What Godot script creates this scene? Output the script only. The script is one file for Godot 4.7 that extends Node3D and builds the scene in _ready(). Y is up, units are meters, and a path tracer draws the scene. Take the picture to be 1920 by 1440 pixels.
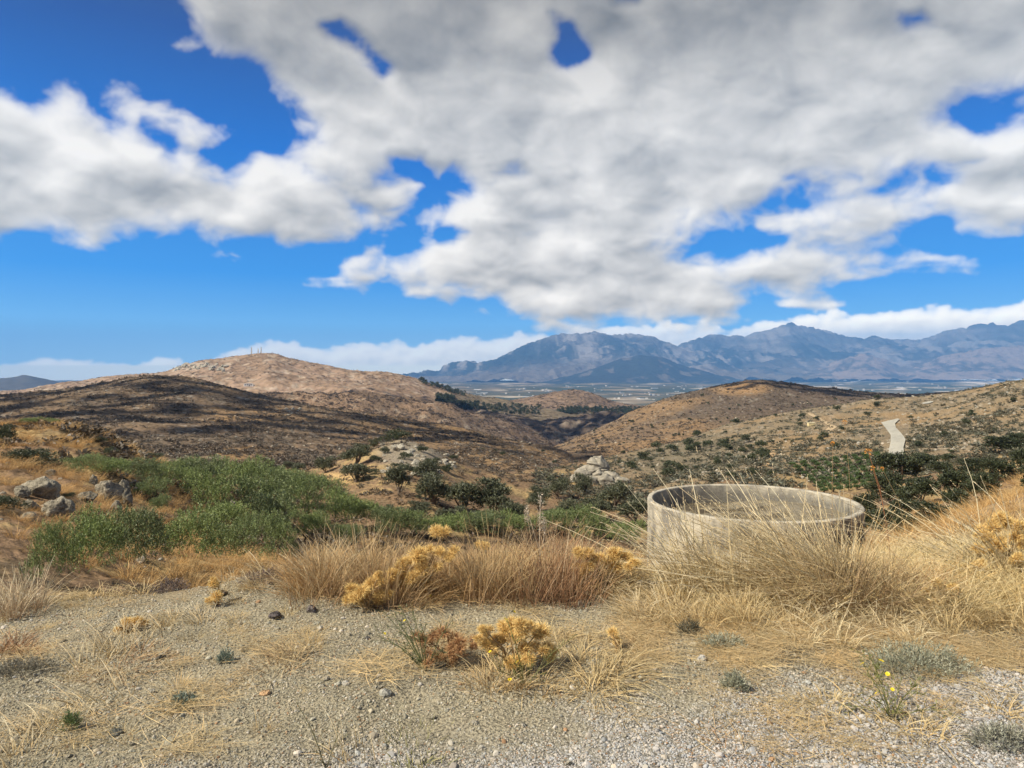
extends Node3D
# A hillside lay-by above a dry valley: gravel and dry grass in front, a round concrete
# cistern, olive gully, scrub hills, a plain and far mountains under broken cloud.

const F := 1383.0      # focal length in pixels of a 1920 x 1440 frame
const HZ := 685.0      # image row of the horizon
const EYE := 1.6
const HAZE := 0.000070     # share of the light lost per metre of air
const SUN := Vector3(-0.62, 0.70, 0.36)   # towards the sun

var rng := RandomNumberGenerator.new()

func _ready() -> void:
	rng.seed = 4711
	setup_light()
	build_all()

# ------------------------------------------------------------------ camera, sky, sun
func setup_light() -> void:
	var cam := Camera3D.new()
	cam.name = "camera"
	cam.position = Vector3(0, EYE, 0)
	cam.set_frustum(0.05 * 1440.0 / F, Vector2(0, -(720.0 - HZ) / F * 0.05), 0.05, 80000.0)
	add_child(cam)
	cam.current = true
	var env := Environment.new()
	env.background_mode = Environment.BG_SKY
	env.tonemap_mode = Environment.TONE_MAPPER_LINEAR
	env.tonemap_exposure = 1.5
	env.sdfgi_enabled = true
	env.ssao_enabled = true
	env.ssil_enabled = true
	env.fog_enabled = true
	env.fog_density = HAZE
	env.fog_light_color = Color(0.45, 0.70, 1.0)
	var sky := Sky.new()
	var pm := PanoramaSkyMaterial.new()
	pm.panorama = ImageTexture.create_from_image(sky_image())
	sky.sky_material = pm
	env.sky = sky
	env.background_energy_multiplier = 0.667 / 0.36
	var we := WorldEnvironment.new()
	we.name = "world_environment"
	we.environment = env
	add_child(we)
	var sun := DirectionalLight3D.new()
	sun.name = "sun"
	sun.light_energy = 1.6
	sun.light_color = Color(1.0, 0.955, 0.88)
	sun.light_angular_distance = 0.5
	sun.shadow_enabled = true
	add_child(sun)
	sun.look_at_from_position(SUN * 100.0, Vector3.ZERO, Vector3.UP)

# signed distance to a polygon, positive inside
func poly_sd(p: Vector2, poly: PackedVector2Array) -> float:
	var best := 1e9
	var n := poly.size()
	for i in n:
		var q := Geometry2D.get_closest_point_to_segment(p, poly[i], poly[(i + 1) % n])
		best = minf(best, p.distance_squared_to(q))
	best = sqrt(best)
	return best if Geometry2D.is_point_in_polygon(p, poly) else -best

var cov: PackedFloat32Array
var cov_low: PackedFloat32Array
const CW := 200
const CH := 80
func cov_at(a: PackedFloat32Array, px: float, py: float) -> float:
	var fx := clampf((px + 360.0) / 13.3, 0.0, CW - 1.001)
	var fy := clampf((py + 240.0) / 12.5, 0.0, CH - 1.001)
	var ix := int(fx)
	var iy := int(fy)
	var tx := fx - ix
	var ty := fy - iy
	var k := iy * CW + ix
	return lerpf(lerpf(a[k], a[k + 1], tx), lerpf(a[k + CW], a[k + CW + 1], tx), ty)

func pv(a: Array) -> PackedVector2Array:
	var r := PackedVector2Array()
	for i in range(0, a.size(), 2):
		r.append(Vector2(a[i], a[i + 1]))
	return r

func cloud_cover() -> void:
	# where the clouds stand, as outlines in the sky: [outline, softness in pixels, weight]
	var on := [
		[pv([330, -260, 350, 0, 385, 60, 400, 115, 470, 130, 490, 165, 545, 215, 575, 255, 545, 290, 590, 330, 660, 345, 760, 330, 830, 325, 900, 335, 850, 355, 805, 400, 775, 450, 735, 490, 760, 525, 820, 545, 930, 560, 950, 590, 1040, 612, 1090, 620, 1200, 607, 1330, 600, 1405, 575, 1390, 552, 1500, 540, 1600, 510, 1665, 490, 1640, 470, 1540, 465, 1440, 480, 1350, 492, 1330, 465, 1225, 448, 1330, 420, 1450, 385, 1480, 355, 1560, 345, 1640, 352, 1780, 318, 1860, 292, 1920, 272, 2060, 260, 2060, 255, 1920, 245, 1830, 262, 1760, 222, 1800, 190, 1900, 180, 2060, 170, 2060, -260]), 60.0],
		[pv([-150, 165, 30, 165, 60, 180, 115, 150, 155, 165, 190, 215, 250, 240, 295, 285, 310, 312, 350, 295, 430, 315, 490, 285, 525, 305, 565, 300, 620, 355, 668, 385, 682, 440, 600, 462, 500, 448, 440, 455, 380, 452, 360, 428, 250, 438, 170, 458, 100, 445, 0, 448, -150, 450]), 55.0],
		[pv([655, 345, 760, 320, 790, 330, 752, 415, 700, 425, 668, 385]), 60.0],
		[pv([1480, 468, 1500, 420, 1570, 395, 1690, 350, 1760, 338, 1790, 300, 1860, 262, 2060, 240, 2060, 412, 1900, 412, 1800, 415, 1775, 392, 1700, 425, 1680, 452, 1600, 468]), 60.0],
	]
	var bits := [[320, 214, 44, 24], [395, 252, 48, 22], [362, 238, 26, 20], [225, 200, 40, 30], [690, 502, 44, 20], [715, 478, 24, 22], [590, 526, 18, 10], [626, 524, 14, 9], [1437, 412, 24, 14], [1735, 495, 90, 16], [1600, 500, 80, 18], [355, 86, 24, 10], [1520, 570, 60, 8], [790, 548, 24, 10], [1480, 412, 40, 10]]
	var off := [
		[pv([600, 42, 640, 34, 690, 66, 735, 128, 715, 140, 672, 92, 612, 66]), 26.0],
		[pv([1030, 20, 1075, 45, 1092, 100, 1060, 120, 1040, 96, 1062, 70]), 26.0],
		[pv([730, 285, 790, 290, 820, 330, 790, 350, 735, 320]), 30.0],
		[pv([910, 315, 975, 305, 990, 322, 930, 335]), 24.0],
		[pv([1140, -30, 1220, -30, 1200, 4, 1150, 6]), 24.0],
		[pv([820, 425, 875, 435, 850, 455, 815, 452]), 24.0],
		[pv([1690, 28, 1730, 22, 1750, 42, 1700, 46]), 30.0],
	]
	var low := [
		[pv([395, 700, 420, 668, 470, 658, 512, 643, 560, 646, 600, 658, 660, 652, 700, 648, 760, 648, 830, 645, 900, 638, 1000, 628, 1040, 634, 1100, 622, 1180, 618, 1240, 602, 1290, 618, 1340, 622, 1380, 640, 1330, 690, 1000, 700]), 24.0],
		[pv([-200, 680, 0, 684, 100, 676, 200, 680, 250, 688, 300, 672, 340, 680, 300, 712, -200, 712]), 20.0],
		[pv([1340, 640, 1375, 622, 1400, 610, 1480, 604, 1560, 588, 1600, 594, 1680, 590, 1740, 578, 1850, 588, 1925, 568, 2060, 575, 2060, 660, 1500, 660]), 24.0],
	]
	cov.resize(CW * CH)
	cov_low.resize(CW * CH)
	for iy in CH:
		for ix in CW:
			var p := Vector2(ix * 13.3 - 360.0, iy * 12.5 - 240.0)
			var c := -1.3
			for o in on:
				c = maxf(c, clampf(poly_sd(p, o[0]) / o[1], -1.3, 1.15))
			for b in bits:
				var q := Vector2((p.x - b[0]) / b[2], (p.y - b[1]) / b[3])
				c = maxf(c, clampf((1.0 - q.length()) * 0.6, -1.3, 0.04))
			for o in off:
				c = minf(c, clampf(-poly_sd(p, o[0]) / o[1], -1.0, 2.0))
			cov[iy * CW + ix] = c
			var l := -1.5
			for o in low:
				l = maxf(l, clampf(poly_sd(p, o[0]) / o[1], -1.5, 1.3))
			cov_low[iy * CW + ix] = l

var cn1: FastNoiseLite
var cn2: FastNoiseLite
var cn3: FastNoiseLite
var cw1: FastNoiseLite
var cw2: FastNoiseLite
var cw3: FastNoiseLite
func mk_noise(sd: int, freq: float, oct := 4, type := FastNoiseLite.TYPE_SIMPLEX_SMOOTH, gain := 0.5) -> FastNoiseLite:
	var n := FastNoiseLite.new()
	n.seed = sd
	n.noise_type = type
	n.frequency = freq
	n.fractal_type = FastNoiseLite.FRACTAL_FBM if oct > 1 else FastNoiseLite.FRACTAL_NONE
	n.fractal_octaves = oct
	n.fractal_gain = gain
	return n

# cloud density in one direction
func cloud_density(az: float, el: float) -> Vector3:
	var d := Vector3(sin(az) * cos(el), sin(el), -cos(az) * cos(el))
	var px := 960.0
	var py := 0.0
	var seen := 0.0
	if d.z < -0.15:
		px = 960.0 + F * d.x / -d.z
		py = HZ - F * d.y / -d.z
		seen = smoothstep(360.0, 120.0, maxf(maxf(-px, px - 1920.0), -py * 1.6))
	# the sheet of cloud overhead, drawn out towards the horizon
	var s := 1.75 / (maxf(d.y, 0.0) + 0.40)
	var q := Vector2(d.x, d.z) * s
	var wx := cw1.get_noise_2d(q.x * 2.0, q.y * 2.0) * 0.025
	var wy := cw1.get_noise_2d(q.x * 2.0 + 31.0, q.y * 2.0 + 7.0) * 0.025
	q += Vector2(wx, wy)
	var billow := 0.0
	var iso := Vector2(az * 2.4, el * 3.0) + Vector2(wx, wy) * 2.0
	var b1 := -cn2.get_noise_2d(q.x * 1.15, q.y * 1.15) - 0.25
	var b2 := -cn3.get_noise_2d(iso.x * 0.62, iso.y * 0.72) - 0.25
	var b3 := -cn3.get_noise_2d(iso.x * 1.5 + 5.0, iso.y * 1.6) - 0.25
	billow += 0.60 * b1 + 0.34 * b2 + 0.10 * b3
	var base := cw1.get_noise_2d(q.x * 1.2 + 3.0, q.y * 1.2)
	var n := base * 0.55 + cn1.get_noise_2d(q.x, q.y) * 0.45 + billow * 1.3
	var generic := cn1.get_noise_2d(q.x * 0.28 + 9.0, q.y * 0.28) * 1.8 - 0.05
	var c := lerpf(generic, cov_at(cov, px, py), seen)
	var fine := cw3.get_noise_2d(iso.x, iso.y) * 0.24
	var dens := c * 0.72 + n * 0.70 + fine - 0.09
	var thick := minf(c, 0.5) * 0.72 + base * 0.7 + (0.58 * b1 + 0.40 * b2 + 0.14 * b3) * 1.2 + fine * 0.25 + 0.2
	# the banks of cumulus low over the hills
	var a := Vector2(az, el * 1.5) * 10.0
	var m := cw2.get_noise_2d(a.x * 1.3, a.y * 1.3) * 0.8 + (-cn2.get_noise_2d(a.x * 0.9, a.y * 0.9) - 0.25) * 1.2
	var glow := clampf((0.045 - absf(el - 0.012)) * 26.0, -1.5, 1.0) - 0.5
	var cl := lerpf(glow, cov_at(cov_low, px, py), seen if d.z < -0.15 else 0.0)
	var low := cl * 0.8 + m * 0.55
	return Vector3(dens, low, thick)

func sky_patch(az0: float, az1: float, w: int, el0: float, el1: float, h: int) -> Image:
	var dn := PackedFloat32Array()
	var lw := PackedFloat32Array()
	dn.resize(w * h)
	lw.resize(w * h)
	var tk := PackedFloat32Array()
	tk.resize(w * h)
	var row := func(y: int) -> void:
		var el := lerpf(el1, el0, (y + 0.5) / h)
		for x in w:
			var v := cloud_density(lerpf(az0, az1, (x + 0.5) / w), el)
			dn[y * w + x] = v.x
			lw[y * w + x] = v.y
			tk[y * w + x] = v.z
	for y in h:
		row.call(y)
	var out := PackedByteArray()
	out.resize(w * h * 3)
	var step := 1.0 / rad_to_deg((az1 - az0) / w)      # texels per degree
	for y in h:
		var el := lerpf(el1, el0, (y + 0.5) / h)
		var t := clampf(rad_to_deg(el) / 27.0, 0.0, 1.6)
		var air := Color(0.30, 0.56, 0.84)
		for st in [[0.0, 0.10, Color(0.165, 0.44, 0.80)], [0.10, 0.25, Color(0.060, 0.315, 0.79)], [0.25, 0.58, Color(0.024, 0.18, 0.62)], [0.58, 0.85, Color(0.030, 0.105, 0.37)], [0.85, 1.08, Color(0.052, 0.082, 0.19)]]:
			air = air.lerp(st[2], clampf((t - st[0]) / (st[1] - st[0]), 0.0, 1.0))
		# the air between here and the end of the land lies before this sky: what it adds and takes is left out of it
		var through := exp(-HAZE * minf(18400.0, 1050.0 / maxf(tan(el), 0.001)))
		var top := lerpf(1.0, 0.52, smoothstep(0.55, 1.08, t))
		for x in w:
			var k := y * w + x
			var c := air
			# low banks first, the sheet before them
			var l := lw[k]
			if l > 0.0:
				var al := 1.0 - exp(-l * 6.0)
				var acc := 0.0
				for j in 4:
					var yy := y - int(step * 0.16 * (j + 1))
					var xx := clampi(x - int(step * 0.16 * (j + 1)), 0, w - 1)
					if yy >= 0:
						acc += maxf(lw[yy * w + xx], 0.0)
				var rel := l - (lw[maxi(y - int(step * 0.3), 0) * w + maxi(x - int(step * 0.3), 0)])
				var lit := clampf(0.25 + 0.75 * exp(-acc * 0.22) + rel * 0.5, 0.0, 1.0)
				var cc := Color(0.44, 0.53, 0.66).lerp(Color(0.92, 0.92, 0.92), lit)
				c = c.lerp(cc, al * 0.95)
			var dd := dn[k]
			if dd > 0.0:
				var al2 := 1.0 - exp(-dd * dd * 7.0 - dd * 2.1)
				var size := lerpf(0.16, 0.62, clampf(t, 0.0, 1.0)) * step
				var acc2 := 0.0
				var relief := 0.0
				for j in 6:
					var yy := maxi(y - int(size * (j + 1)), 0)
					var xx := clampi(x - int(size * 0.8 * (j + 1)), 0, w - 1)
					var e := tk[yy * w + xx]
					acc2 += maxf(e, 0.0)
					relief += (tk[k] - e) / (1.0 + j * 0.6)
				var lit2 := clampf(0.62 * exp(-acc2 * 0.36) + 0.52 + 0.36 * relief - 0.18 * maxf(tk[k] - 0.4, 0.0), 0.0, 1.0)
				var cc2 := Color(0.34, 0.37, 0.42).lerp(Color(0.88, 0.87, 0.865), lit2)
				cc2 = cc2.lerp(Color(0.95, 0.94, 0.93), clampf(exp(-acc2 * 1.6) * dd * 1.5, 0.0, 0.8))
				cc2 = cc2.lerp(Color(0.66, 0.67, 0.69), 0.4 * exp(-dd * 5.0))
				cc2 = Color(cc2.r * top, cc2.g * top, cc2.b * top)
				c = c.lerp(cc2, al2)
			c = Color((c.r - (1.0 - through) * 0.105) / through, (c.g - (1.0 - through) * 0.27) / through, (c.b - (1.0 - through) * 0.56) / through)
			c = Color(maxf(c.r, 0.0), maxf(c.g, 0.0), maxf(c.b, 0.0)) * 0.36
			c = c.linear_to_srgb()
			out[k * 3] = int(clampf(c.r, 0, 1) * 255.0 + 0.5)
			out[k * 3 + 1] = int(clampf(c.g, 0, 1) * 255.0 + 0.5)
			out[k * 3 + 2] = int(clampf(c.b, 0, 1) * 255.0 + 0.5)
	return Image.create_from_data(w, h, false, Image.FORMAT_RGB8, out)

func sky_image() -> Image:
	cn1 = mk_noise(11, 1.9, 7, FastNoiseLite.TYPE_SIMPLEX_SMOOTH, 0.56)
	cn2 = mk_noise(23, 3.6, 3, FastNoiseLite.TYPE_CELLULAR, 0.5)
	cn3 = mk_noise(37, 9.0, 4, FastNoiseLite.TYPE_CELLULAR, 0.55)
	for n in [cn2, cn3]:
		n.cellular_return_type = FastNoiseLite.RETURN_DISTANCE
	cw1 = mk_noise(5, 1.6, 3)
	cw2 = mk_noise(53, 1.5, 5, FastNoiseLite.TYPE_SIMPLEX_SMOOTH, 0.55)
	cw3 = mk_noise(71, 7.0, 5, FastNoiseLite.TYPE_SIMPLEX_SMOOTH, 0.6)
	cloud_cover()
	var W := 4096
	var whole := sky_patch(0.0, TAU, W / 6, 0.0, PI / 2, W / 24)
	whole.resize(W, W / 4, Image.INTERPOLATE_CUBIC)
	var img := Image.create(W, W / 2, false, Image.FORMAT_RGB8)
	img.fill(whole.get_pixel(10, W / 4 - 1))
	img.blit_rect(whole, Rect2i(0, 0, W, W / 4), Vector2i(0, 0))
	var deg := W / 360.0
	var half := int(39.0 * deg)
	var rows := int(30.0 * deg)
	var a := half / deg * PI / 180.0
	var fine := sky_patch(-a, a, half * 2, 0.0, rows / deg * PI / 180.0, rows)
	img.blit_rect(fine, Rect2i(half, 0, half, rows), Vector2i(0, W / 4 - rows))
	img.blit_rect(fine, Rect2i(0, 0, half, rows), Vector2i(W - half, W / 4 - rows))
	return img

# ------------------------------------------------------------------ helpers
func lin(r: float, g: float, b: float) -> Color:
	return Color(r, g, b)

func mat(c := Color(1, 1, 1), rough := 0.9, vc := true, spec := 0.25) -> StandardMaterial3D:
	var m := StandardMaterial3D.new()
	m.albedo_color = c
	m.roughness = rough
	m.metallic_specular = spec
	m.vertex_color_use_as_albedo = vc
	return m

func tex(n: FastNoiseLite, size: int, ramp: Array, normal := false, bump := 4.0) -> NoiseTexture2D:
	var t := NoiseTexture2D.new()
	t.width = size
	t.height = size
	t.seamless = true
	t.noise = n
	if normal:
		t.as_normal_map = true
		t.bump_strength = bump
	elif ramp.size():
		var g := Gradient.new()
		g.offsets = PackedFloat32Array(ramp[0])
		g.colors = PackedColorArray(ramp[1])
		t.color_ramp = g
	return t

# a material whose grain is a computed noise laid over the ground in metres
func grain(sd: int, freq: float, tile: float, lo: float, hi: float, bump: float, rough := 0.95) -> StandardMaterial3D:
	var m := mat(Color(1, 1, 1), rough, true, 0.2)
	var n := mk_noise(sd, freq, 5, FastNoiseLite.TYPE_SIMPLEX, 0.6)
	m.albedo_texture = tex(n, 1024, [[0.15, 0.5, 0.85], [Color(lo, lo, lo * 0.98), Color((lo + hi) * 0.5, (lo + hi) * 0.5, (lo + hi) * 0.49), Color(hi, hi, hi * 0.97)]])
	m.uv1_triplanar = true
	m.uv1_world_triplanar = true
	m.uv1_scale = Vector3.ONE / tile
	if bump > 0.0:
		m.heightmap_enabled = true
		m.heightmap_texture = tex(n, 1024, [])
		m.heightmap_scale = bump
	return m

func tag(o: Node, label := "", category := "", group := "", kind := "") -> void:
	if label != "":
		o.set_meta("label", label)
	if category != "":
		o.set_meta("category", category)
	if group != "":
		o.set_meta("group", group)
	if kind != "":
		o.set_meta("kind", kind)

var counts := {}
func numbered(called: String) -> String:
	var k: int = counts.get(called, 0)
	counts[called] = k + 1
	return called if k == 0 else "%s_%03d" % [called, k]

func put(called: String, mesh: Mesh, m: Material, parent: Node = null) -> MeshInstance3D:
	var o := MeshInstance3D.new()
	o.name = numbered(called) if parent == null else called
	o.mesh = mesh
	if m:
		o.material_override = m
	(parent if parent else self).add_child(o, true)
	return o

func thing(called: String, label: String, category: String, at: Vector3, turn := 0.0, group := "") -> Node3D:
	var o := Node3D.new()
	o.name = numbered(called)
	o.position = at
	o.rotation.y = turn
	tag(o, label, category, group)
	add_child(o, true)
	return o

func copy_of(o: Node3D, called: String, label: String, at: Vector3, turn: float, size: Vector3, group := "") -> Node3D:
	var c: Node3D = o.duplicate()
	c.name = numbered(called)
	c.position = at
	c.rotation = Vector3(0, turn, 0)
	c.scale = size
	c.set_meta("label", label)
	if c.has_meta("group"):
		c.remove_meta("group")
	if group != "":
		c.set_meta("group", group)
	add_child(c, true)
	return c

func scatter(called: String, mesh: Mesh, m: Material, xf: Array, cols: Array, parent: Node = null, kind := "stuff") -> MultiMeshInstance3D:
	var mm := MultiMesh.new()
	mm.transform_format = MultiMesh.TRANSFORM_3D
	mm.use_colors = cols.size() > 0
	mm.mesh = mesh
	mm.instance_count = xf.size()
	for i in xf.size():
		mm.set_instance_transform(i, xf[i])
		if cols.size():
			mm.set_instance_color(i, cols[i])
	var o := MultiMeshInstance3D.new()
	o.name = numbered(called) if parent == null else called
	o.multimesh = mm
	o.material_override = m
	(parent if parent else self).add_child(o, true)
	tag(o, "", "", "", kind)
	return o

func at_px(px: float, py: float, d: float) -> Vector3:
	return Vector3((px - 960.0) / F * d, EYE + (HZ - py) / F * d, -d)

func turned(at: Vector3, yaw: float, size: Vector3, tilt := Vector2.ZERO) -> Transform3D:
	var b := Basis(Vector3.UP, yaw)
	if tilt != Vector2.ZERO:
		b = Basis(Vector3.RIGHT, tilt.x) * Basis(Vector3.BACK, tilt.y) * b
	return Transform3D(b * Basis.from_scale(size), at)

# ------------------------------------------------------------------ land
# A stretch of land: rows of ridge and foot lines, each a depth and a height per column.
class Land:
	var px: Array
	var dep: Array = []
	var hgt: Array = []
	var bumps: Array = []        # [noise, frequency, amplitude at t = 0, amplitude at t = 1, ridged]
	var edge := 0.0
	func _init(columns: Array) -> void:
		px = columns
	func row(d: Array, y: Array) -> void:
		dep.append(d)
		hgt.append(y)
	static func herm(a: float, b: float, c: float, d: float, t: float) -> float:
		return b + 0.5 * t * (c - a + t * (2.0 * a - 5.0 * b + 4.0 * c - d + t * (3.0 * (b - c) + d - a)))
	func along(v: Array, i: int, t: float) -> float:
		var n := v.size()
		return herm(v[maxi(i - 1, 0)], v[i], v[mini(i + 1, n - 1)], v[mini(i + 2, n - 1)], t)
	func flat_pt(p: float, t: float) -> Vector2:
		var i := 0
		while i < px.size() - 2 and px[i + 1] < p:
			i += 1
		var u := clampf((p - px[i]) / (px[i + 1] - px[i]), 0.0, 1.0)
		var n := dep.size()
		var k := clampi(int(t), 0, n - 2)
		var f := clampf(t - k, 0.0, 1.0)
		var k0 := maxi(k - 1, 0)
		var k3 := mini(k + 2, n - 1)
		var d := herm(along(dep[k0], i, u), along(dep[k], i, u), along(dep[k + 1], i, u), along(dep[k3], i, u), f)
		var y := herm(along(hgt[k0], i, u), along(hgt[k], i, u), along(hgt[k + 1], i, u), along(hgt[k3], i, u), f)
		return Vector2(d, y)
	func rough(x: float, z: float, s: float) -> float:
		var y := 0.0
		for b in bumps:
			var n: float = b[0].get_noise_2d(x * b[1], z * b[1])
			if b[4]:
				n = 0.5 - absf(n) * 2.0
			y += n * lerpf(b[2], b[3], s)
		return y
	func pt(p: float, t: float) -> Vector3:
		var f := flat_pt(p, t)
		var x := (p - 960.0) / 1383.0 * f.x
		return Vector3(x, f.y + rough(x, -f.x, clampf(t / (dep.size() - 1), 0.0, 1.0)), -f.x)

# where the line of sight through a point of the picture first meets that land
func spot(land: Land, px: float, py: float, t0 := 0.0) -> Vector3:
	var n := land.dep.size() - 1.0
	var t := t0
	var last := land.pt(px, t)
	while t < n:
		t += 0.04
		var q := land.pt(px, t)
		if q.y >= EYE + (HZ - py) / F * -q.z:
			var a := t - 0.04
			for k in 10:
				var m := (a + t) * 0.5
				q = land.pt(px, m)
				if q.y >= EYE + (HZ - py) / F * -q.z:
					t = m
				else:
					a = m
			return land.pt(px, t)
		last = q
	return last

# the height of that land under a place
func ground_y(land: Land, x: float, z: float) -> float:
	var p := 960.0 + F * x / -z
	var a := 0.0
	var b := land.dep.size() - 1.0
	for k in 18:
		var m := (a + b) * 0.5
		if land.flat_pt(p, m).x < -z:
			a = m
		else:
			b = m
	return land.pt(p, a).y

func grid_mesh(nx: int, ny: int, pos: PackedVector3Array, col: PackedColorArray) -> ArrayMesh:
	var nor := PackedVector3Array()
	nor.resize(nx * ny)
	for j in ny:
		for i in nx:
			var a := pos[j * nx + mini(i + 1, nx - 1)] - pos[j * nx + maxi(i - 1, 0)]
			var b := pos[mini(j + 1, ny - 1) * nx + i] - pos[maxi(j - 1, 0) * nx + i]
			var n := a.cross(b)
			nor[j * nx + i] = (n if n.y > 0.0 else -n).normalized()
	var idx := PackedInt32Array()
	idx.resize((nx - 1) * (ny - 1) * 6)
	var k := 0
	var mid := (ny / 2) * nx + nx / 2
	var turn := (pos[mid + 1] - pos[mid]).cross(pos[mid + nx] - pos[mid]).y < 0.0  # rows that run towards the viewer
	for j in ny - 1:
		for i in nx - 1:
			var a := j * nx + i
			for v in ([a, a + 1, a + nx, a + 1, a + nx + 1, a + nx] if turn else [a, a + nx, a + 1, a + 1, a + nx, a + nx + 1]):
				idx[k] = v
				k += 1
	var arr := []
	arr.resize(Mesh.ARRAY_MAX)
	arr[Mesh.ARRAY_VERTEX] = pos
	arr[Mesh.ARRAY_NORMAL] = nor
	arr[Mesh.ARRAY_COLOR] = col
	arr[Mesh.ARRAY_INDEX] = idx
	var m := ArrayMesh.new()
	m.add_surface_from_arrays(Mesh.PRIMITIVE_TRIANGLES, arr)
	return m

func land_mesh(land: Land, p0: float, p1: float, nx: int, t0: float, t1: float, nt: int, paint: Callable) -> ArrayMesh:
	var pos := PackedVector3Array()
	var col := PackedColorArray()
	pos.resize(nx * nt)
	col.resize(nx * nt)
	for j in nt:
		var t := lerpf(t0, t1, j / (nt - 1.0))
		for i in nx:
			var p := lerpf(p0, p1, i / (nx - 1.0))
			var v := land.pt(p, t)
			pos[j * nx + i] = v
			col[j * nx + i] = paint.call(v, 960.0 + F * v.x / -v.z, HZ - F * (v.y - EYE) / -v.z, t)
	# stones and scarps need the slope: lay it into the paint afterwards
	return grid_mesh(nx, nt, pos, col)

func blob(px: float, py: float, cx: float, cy: float, rx: float, ry: float) -> float:
	var q := Vector2((px - cx) / rx, (py - cy) / ry).length()
	return smoothstep(1.25, 0.55, q)

var n_soft: FastNoiseLite
var n_mid: FastNoiseLite
var n_cell: FastNoiseLite
var n_cellv: FastNoiseLite
var near_land: Land
var dark_hill: Land
var saddle_hill: Land
var mast_hill: Land
var spur_land: Land
var valley_land: Land
var cone_land: Land

# heights from picture rows at given depths
func ys(pys: Array, d: Array) -> Array:
	var r := []
	for i in pys.size():
		r.append(EYE + (HZ - pys[i]) / F * d[i])
	return r

func same(v: float, n: int) -> Array:
	var r := []
	for i in n:
		r.append(v)
	return r

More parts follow.
